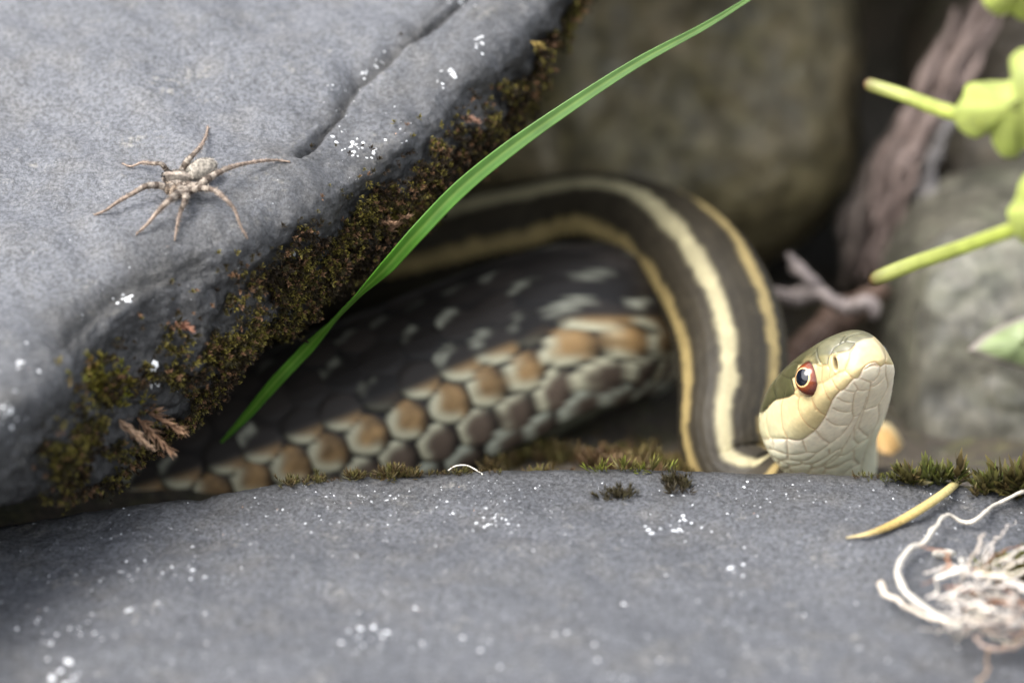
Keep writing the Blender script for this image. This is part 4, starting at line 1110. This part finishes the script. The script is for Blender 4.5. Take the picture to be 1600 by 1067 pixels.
# ------------------------------------------------------------------ leaves on the right, twigs and stems behind
def leaf(outline, centre, d0, tilt, colr, name, label, petiole=None, group=None, rimc=None, m=M_leaf, cup=.35):
    o_ = crom(np.array(list(outline) + [outline[0]], float), 91)[:-1]
    ce = np.array(centre, float)
    K_ = 12
    rr_ = np.linspace(0, 1, K_ + 1)[1:]
    layers = []
    for sgn in (0, 1):
        pts = []
        for r in rr_:
            p = ce + (o_ - ce) * r
            an = np.arctan2(*(o_ - ce).T)
            d = d0 + (p - ce) @ np.array(tilt) / KPX + cup * r * r + .05 * np.cos(an * 3) * r + sgn * .025
            pts.append(np.concatenate([p, d[:, None]], 1))
        layers.append(atp(np.array(pts)))
    V = np.concatenate([layers[0].reshape(-1, 3), layers[1].reshape(-1, 3)])
    n = 90
    F1 = grid_faces(K_, n, True); F2 = F1[:, ::-1] + K_ * n
    e = np.arange(n); e2 = (e + 1) % n
    rim = np.stack([(K_ - 1) * n + e, (K_ - 1) * n + e2, (2 * K_ - 1) * n + e2, (2 * K_ - 1) * n + e], 1)
    c0 = np.stack([e[:-2] * 0 , e[1:-1], e[2:], e[2:]], 1)
    F = np.concatenate([F1, F2, rim])
    # centre fans as quads over opposite pairs
    h = n // 2
    cq = np.array([[i, i + 1, n - 2 - i, n - 1 - i] for i in range(h - 1)])
    F = np.concatenate([F, cq, cq[:, ::-1] + K_ * n])
    rv = np.tile(np.repeat(rr_, n), 2)[:, None]
    an = np.tile(np.tile(np.arange(n), K_), 2)[:, None]
    vein = np.exp(-(np.mod(an, 9) - 4.5) ** 2 / .6)
    c_ = np.asarray(colr)[None] * (.86 + .22 * rv) * (1 + .10 * np.cos(an * .42 + rv * 3)) * (1 - .22 * vein)
    if rimc is not None: c_ = c_ * (1 - sstep(.7, 1, rv)) + np.asarray(rimc)[None] * sstep(.7, 1, rv)
    root = obj(name, mesh(name, V, F, m, np.clip(c_, 0, 1)), label=label, cat='leaf', group=group)
    if petiole:
        pts, R_, c_ = petiole
        strand('stalk', pts, R_, c_, bvh=None, parent=root, n=40, m=M_leaf)
    return root
yg = (.47, .53, .15)
sg = [(.10, .05, .025), (.12, .07, .03), (.42, .44, .15), (.46, .50, .16), (.48, .53, .15), (.48, .54, .13), (.5, .56, .12)]
leaf([(1488, 175), (1497, 200), (1522, 216), (1546, 208), (1552, 226), (1566, 245), (1588, 246), (1604, 232), (1650, 236), (1690, 190), (1690, 110), (1650, 80), (1605, 74), (1578, 92), (1580, 124), (1545, 127), (1512, 132), (1504, 150)], (1585, 165), -4.6, (-.5, .3), yg, 'green_leaf', 'bright lobed leaf with the upper stalk at the right edge',
     ([(1357, 132, -2.0), (1364, 134, -2.05), (1420, 152, -2.4), (1470, 171, -3.3), (1540, 190, -4.2)], [.075, .09, .088, .092, .08], sg))
leaf([(1530, -20), (1538, 8), (1558, 24), (1582, 22), (1592, 30), (1620, 30), (1680, -10), (1640, -80), (1560, -70)], (1600, -20), -5.0, (-.3, .3), yg, 'green_leaf', 'bright green leaf cut off by the top right corner')
leaf([(1578, 352), (1574, 330), (1586, 310), (1596, 280), (1625, 260), (1680, 290), (1690, 350), (1650, 400), (1604, 382), (1588, 368)], (1628, 330), -4.8, (-.4, .2), yg, 'green_leaf', 'bright lobed leaf with the lower stalk at the right edge',
     ([(1365, 438, -1.7), (1374, 433, -1.8), (1430, 411, -2.2), (1510, 384, -3.2), (1600, 352, -4.3)], [.07, .09, .085, .082, .08], sg))
leaf([(1512, 547), (1535, 526), (1575, 504), (1620, 492), (1680, 500), (1680, 560), (1620, 580), (1560, 566)], (1600, 535), 4.0, (.1, -.15), (.36, .44, .22), 'pale_leaf', 'blurred pale green leaf with a pink edge above the star moss', rimc=(.36, .30, .30), cup=.2)
leaf([(1340, 740), (1345, 700), (1358, 668), (1385, 660), (1405, 680), (1416, 715), (1410, 750), (1380, 770)], (1388, 712), 4.3, (.2, -.6), (.44, .27, .10), 'dry_leaf', 'small orange cream dry leaf right behind the snake throat', rimc=(.45, .38, .22), cup=.25, m=M_dry)

pkb = (.33, .26, .23)
def vine(label, pts, wdt, n, r0, colr):
    """a bundle of dry strands twisted loosely round one line"""
    root = bpy.data.objects.new('withered_vine', None); C.collection.objects.link(root)
    root['label'] = label; root['category'] = 'dry vine'; root['group'] = 'dry vine bundles hanging between the boulders'
    base = np.array(pts, float)
    for k in range(n):
        off = rnd.normal(0, 1, 2) * wdt
        q_ = base.copy()
        q_[:, 0] += off[0] + rnd.normal(0, wdt * .35, len(q_)); q_[:, 1] += rnd.normal(0, 8, len(q_)); q_[:, 2] += off[1] / 128 + rnd.normal(0, .1, len(q_))
        a_, b_ = rnd.randint(0, 2), len(q_) - rnd.randint(0, 2)
        strand('strand', q_[a_:b_], np.array([.3, .9, 1, .8, .35]) * r0 * rnd.uniform(.6, 1.3), np.array(colr) * rnd.uniform(.6, 1.35), bvh=None, jit=.08, parent=root, n=60, flat=.6, seg=8)
vine('pinkish brown dry vine bundle slanting up behind the leaf stalks', [(1600, -90, 8.0), (1540, 10, 8.0), (1480, 110, 8.1), (1430, 200, 8.2), (1398, 280, 8.3), (1380, 360, 8.5), (1365, 430, 8.6)], 17, 11, .10, (.20, .15, .13))
vine('grey dry vine bundle hanging beside the pinkish one', [(1490, 180, 7.6), (1455, 250, 7.7), (1438, 320, 7.8), (1425, 400, 8.0)], 14, 6, .09, (.19, .175, .17))
vine('dull brown dry vine bundle next to the olive boulder edge', [(1420, 190, 8.8), (1365, 270, 8.8), (1335, 350, 8.8), (1325, 430, 9)], 18, 7, .09, (.12, .095, .08))
tw_ = strand('lichen_twig', [(1212, 462, 6.2), (1240, 458, 6.1), (1270, 455, 6.0), (1305, 464, 5.9), (1340, 480, 5.8), (1378, 494, 5.7)], [.07, .10, .12, .11, .1, .06], (.19, .16, .15), bvh=None, jit=.16, label='pinkish grey forked twig just above the snake snout', cat='twig')
strand('branch', [(1278, 456, 6.0), (1258, 436, 5.9), (1240, 415, 5.9), (1230, 404, 5.9)], [.08, .09, .1, .06], (.19, .16, .15), bvh=None, jit=.12, parent=tw_)
strand('brown_stick', [(1215, 590, 7.0), (1270, 530, 7.0), (1330, 485, 7.0), (1390, 450, 7.0)], [.2, .22, .2, .15], (.13, .085, .065), bvh=None, jit=.05, label='dark reddish brown stick under the forked twig', cat='stick')
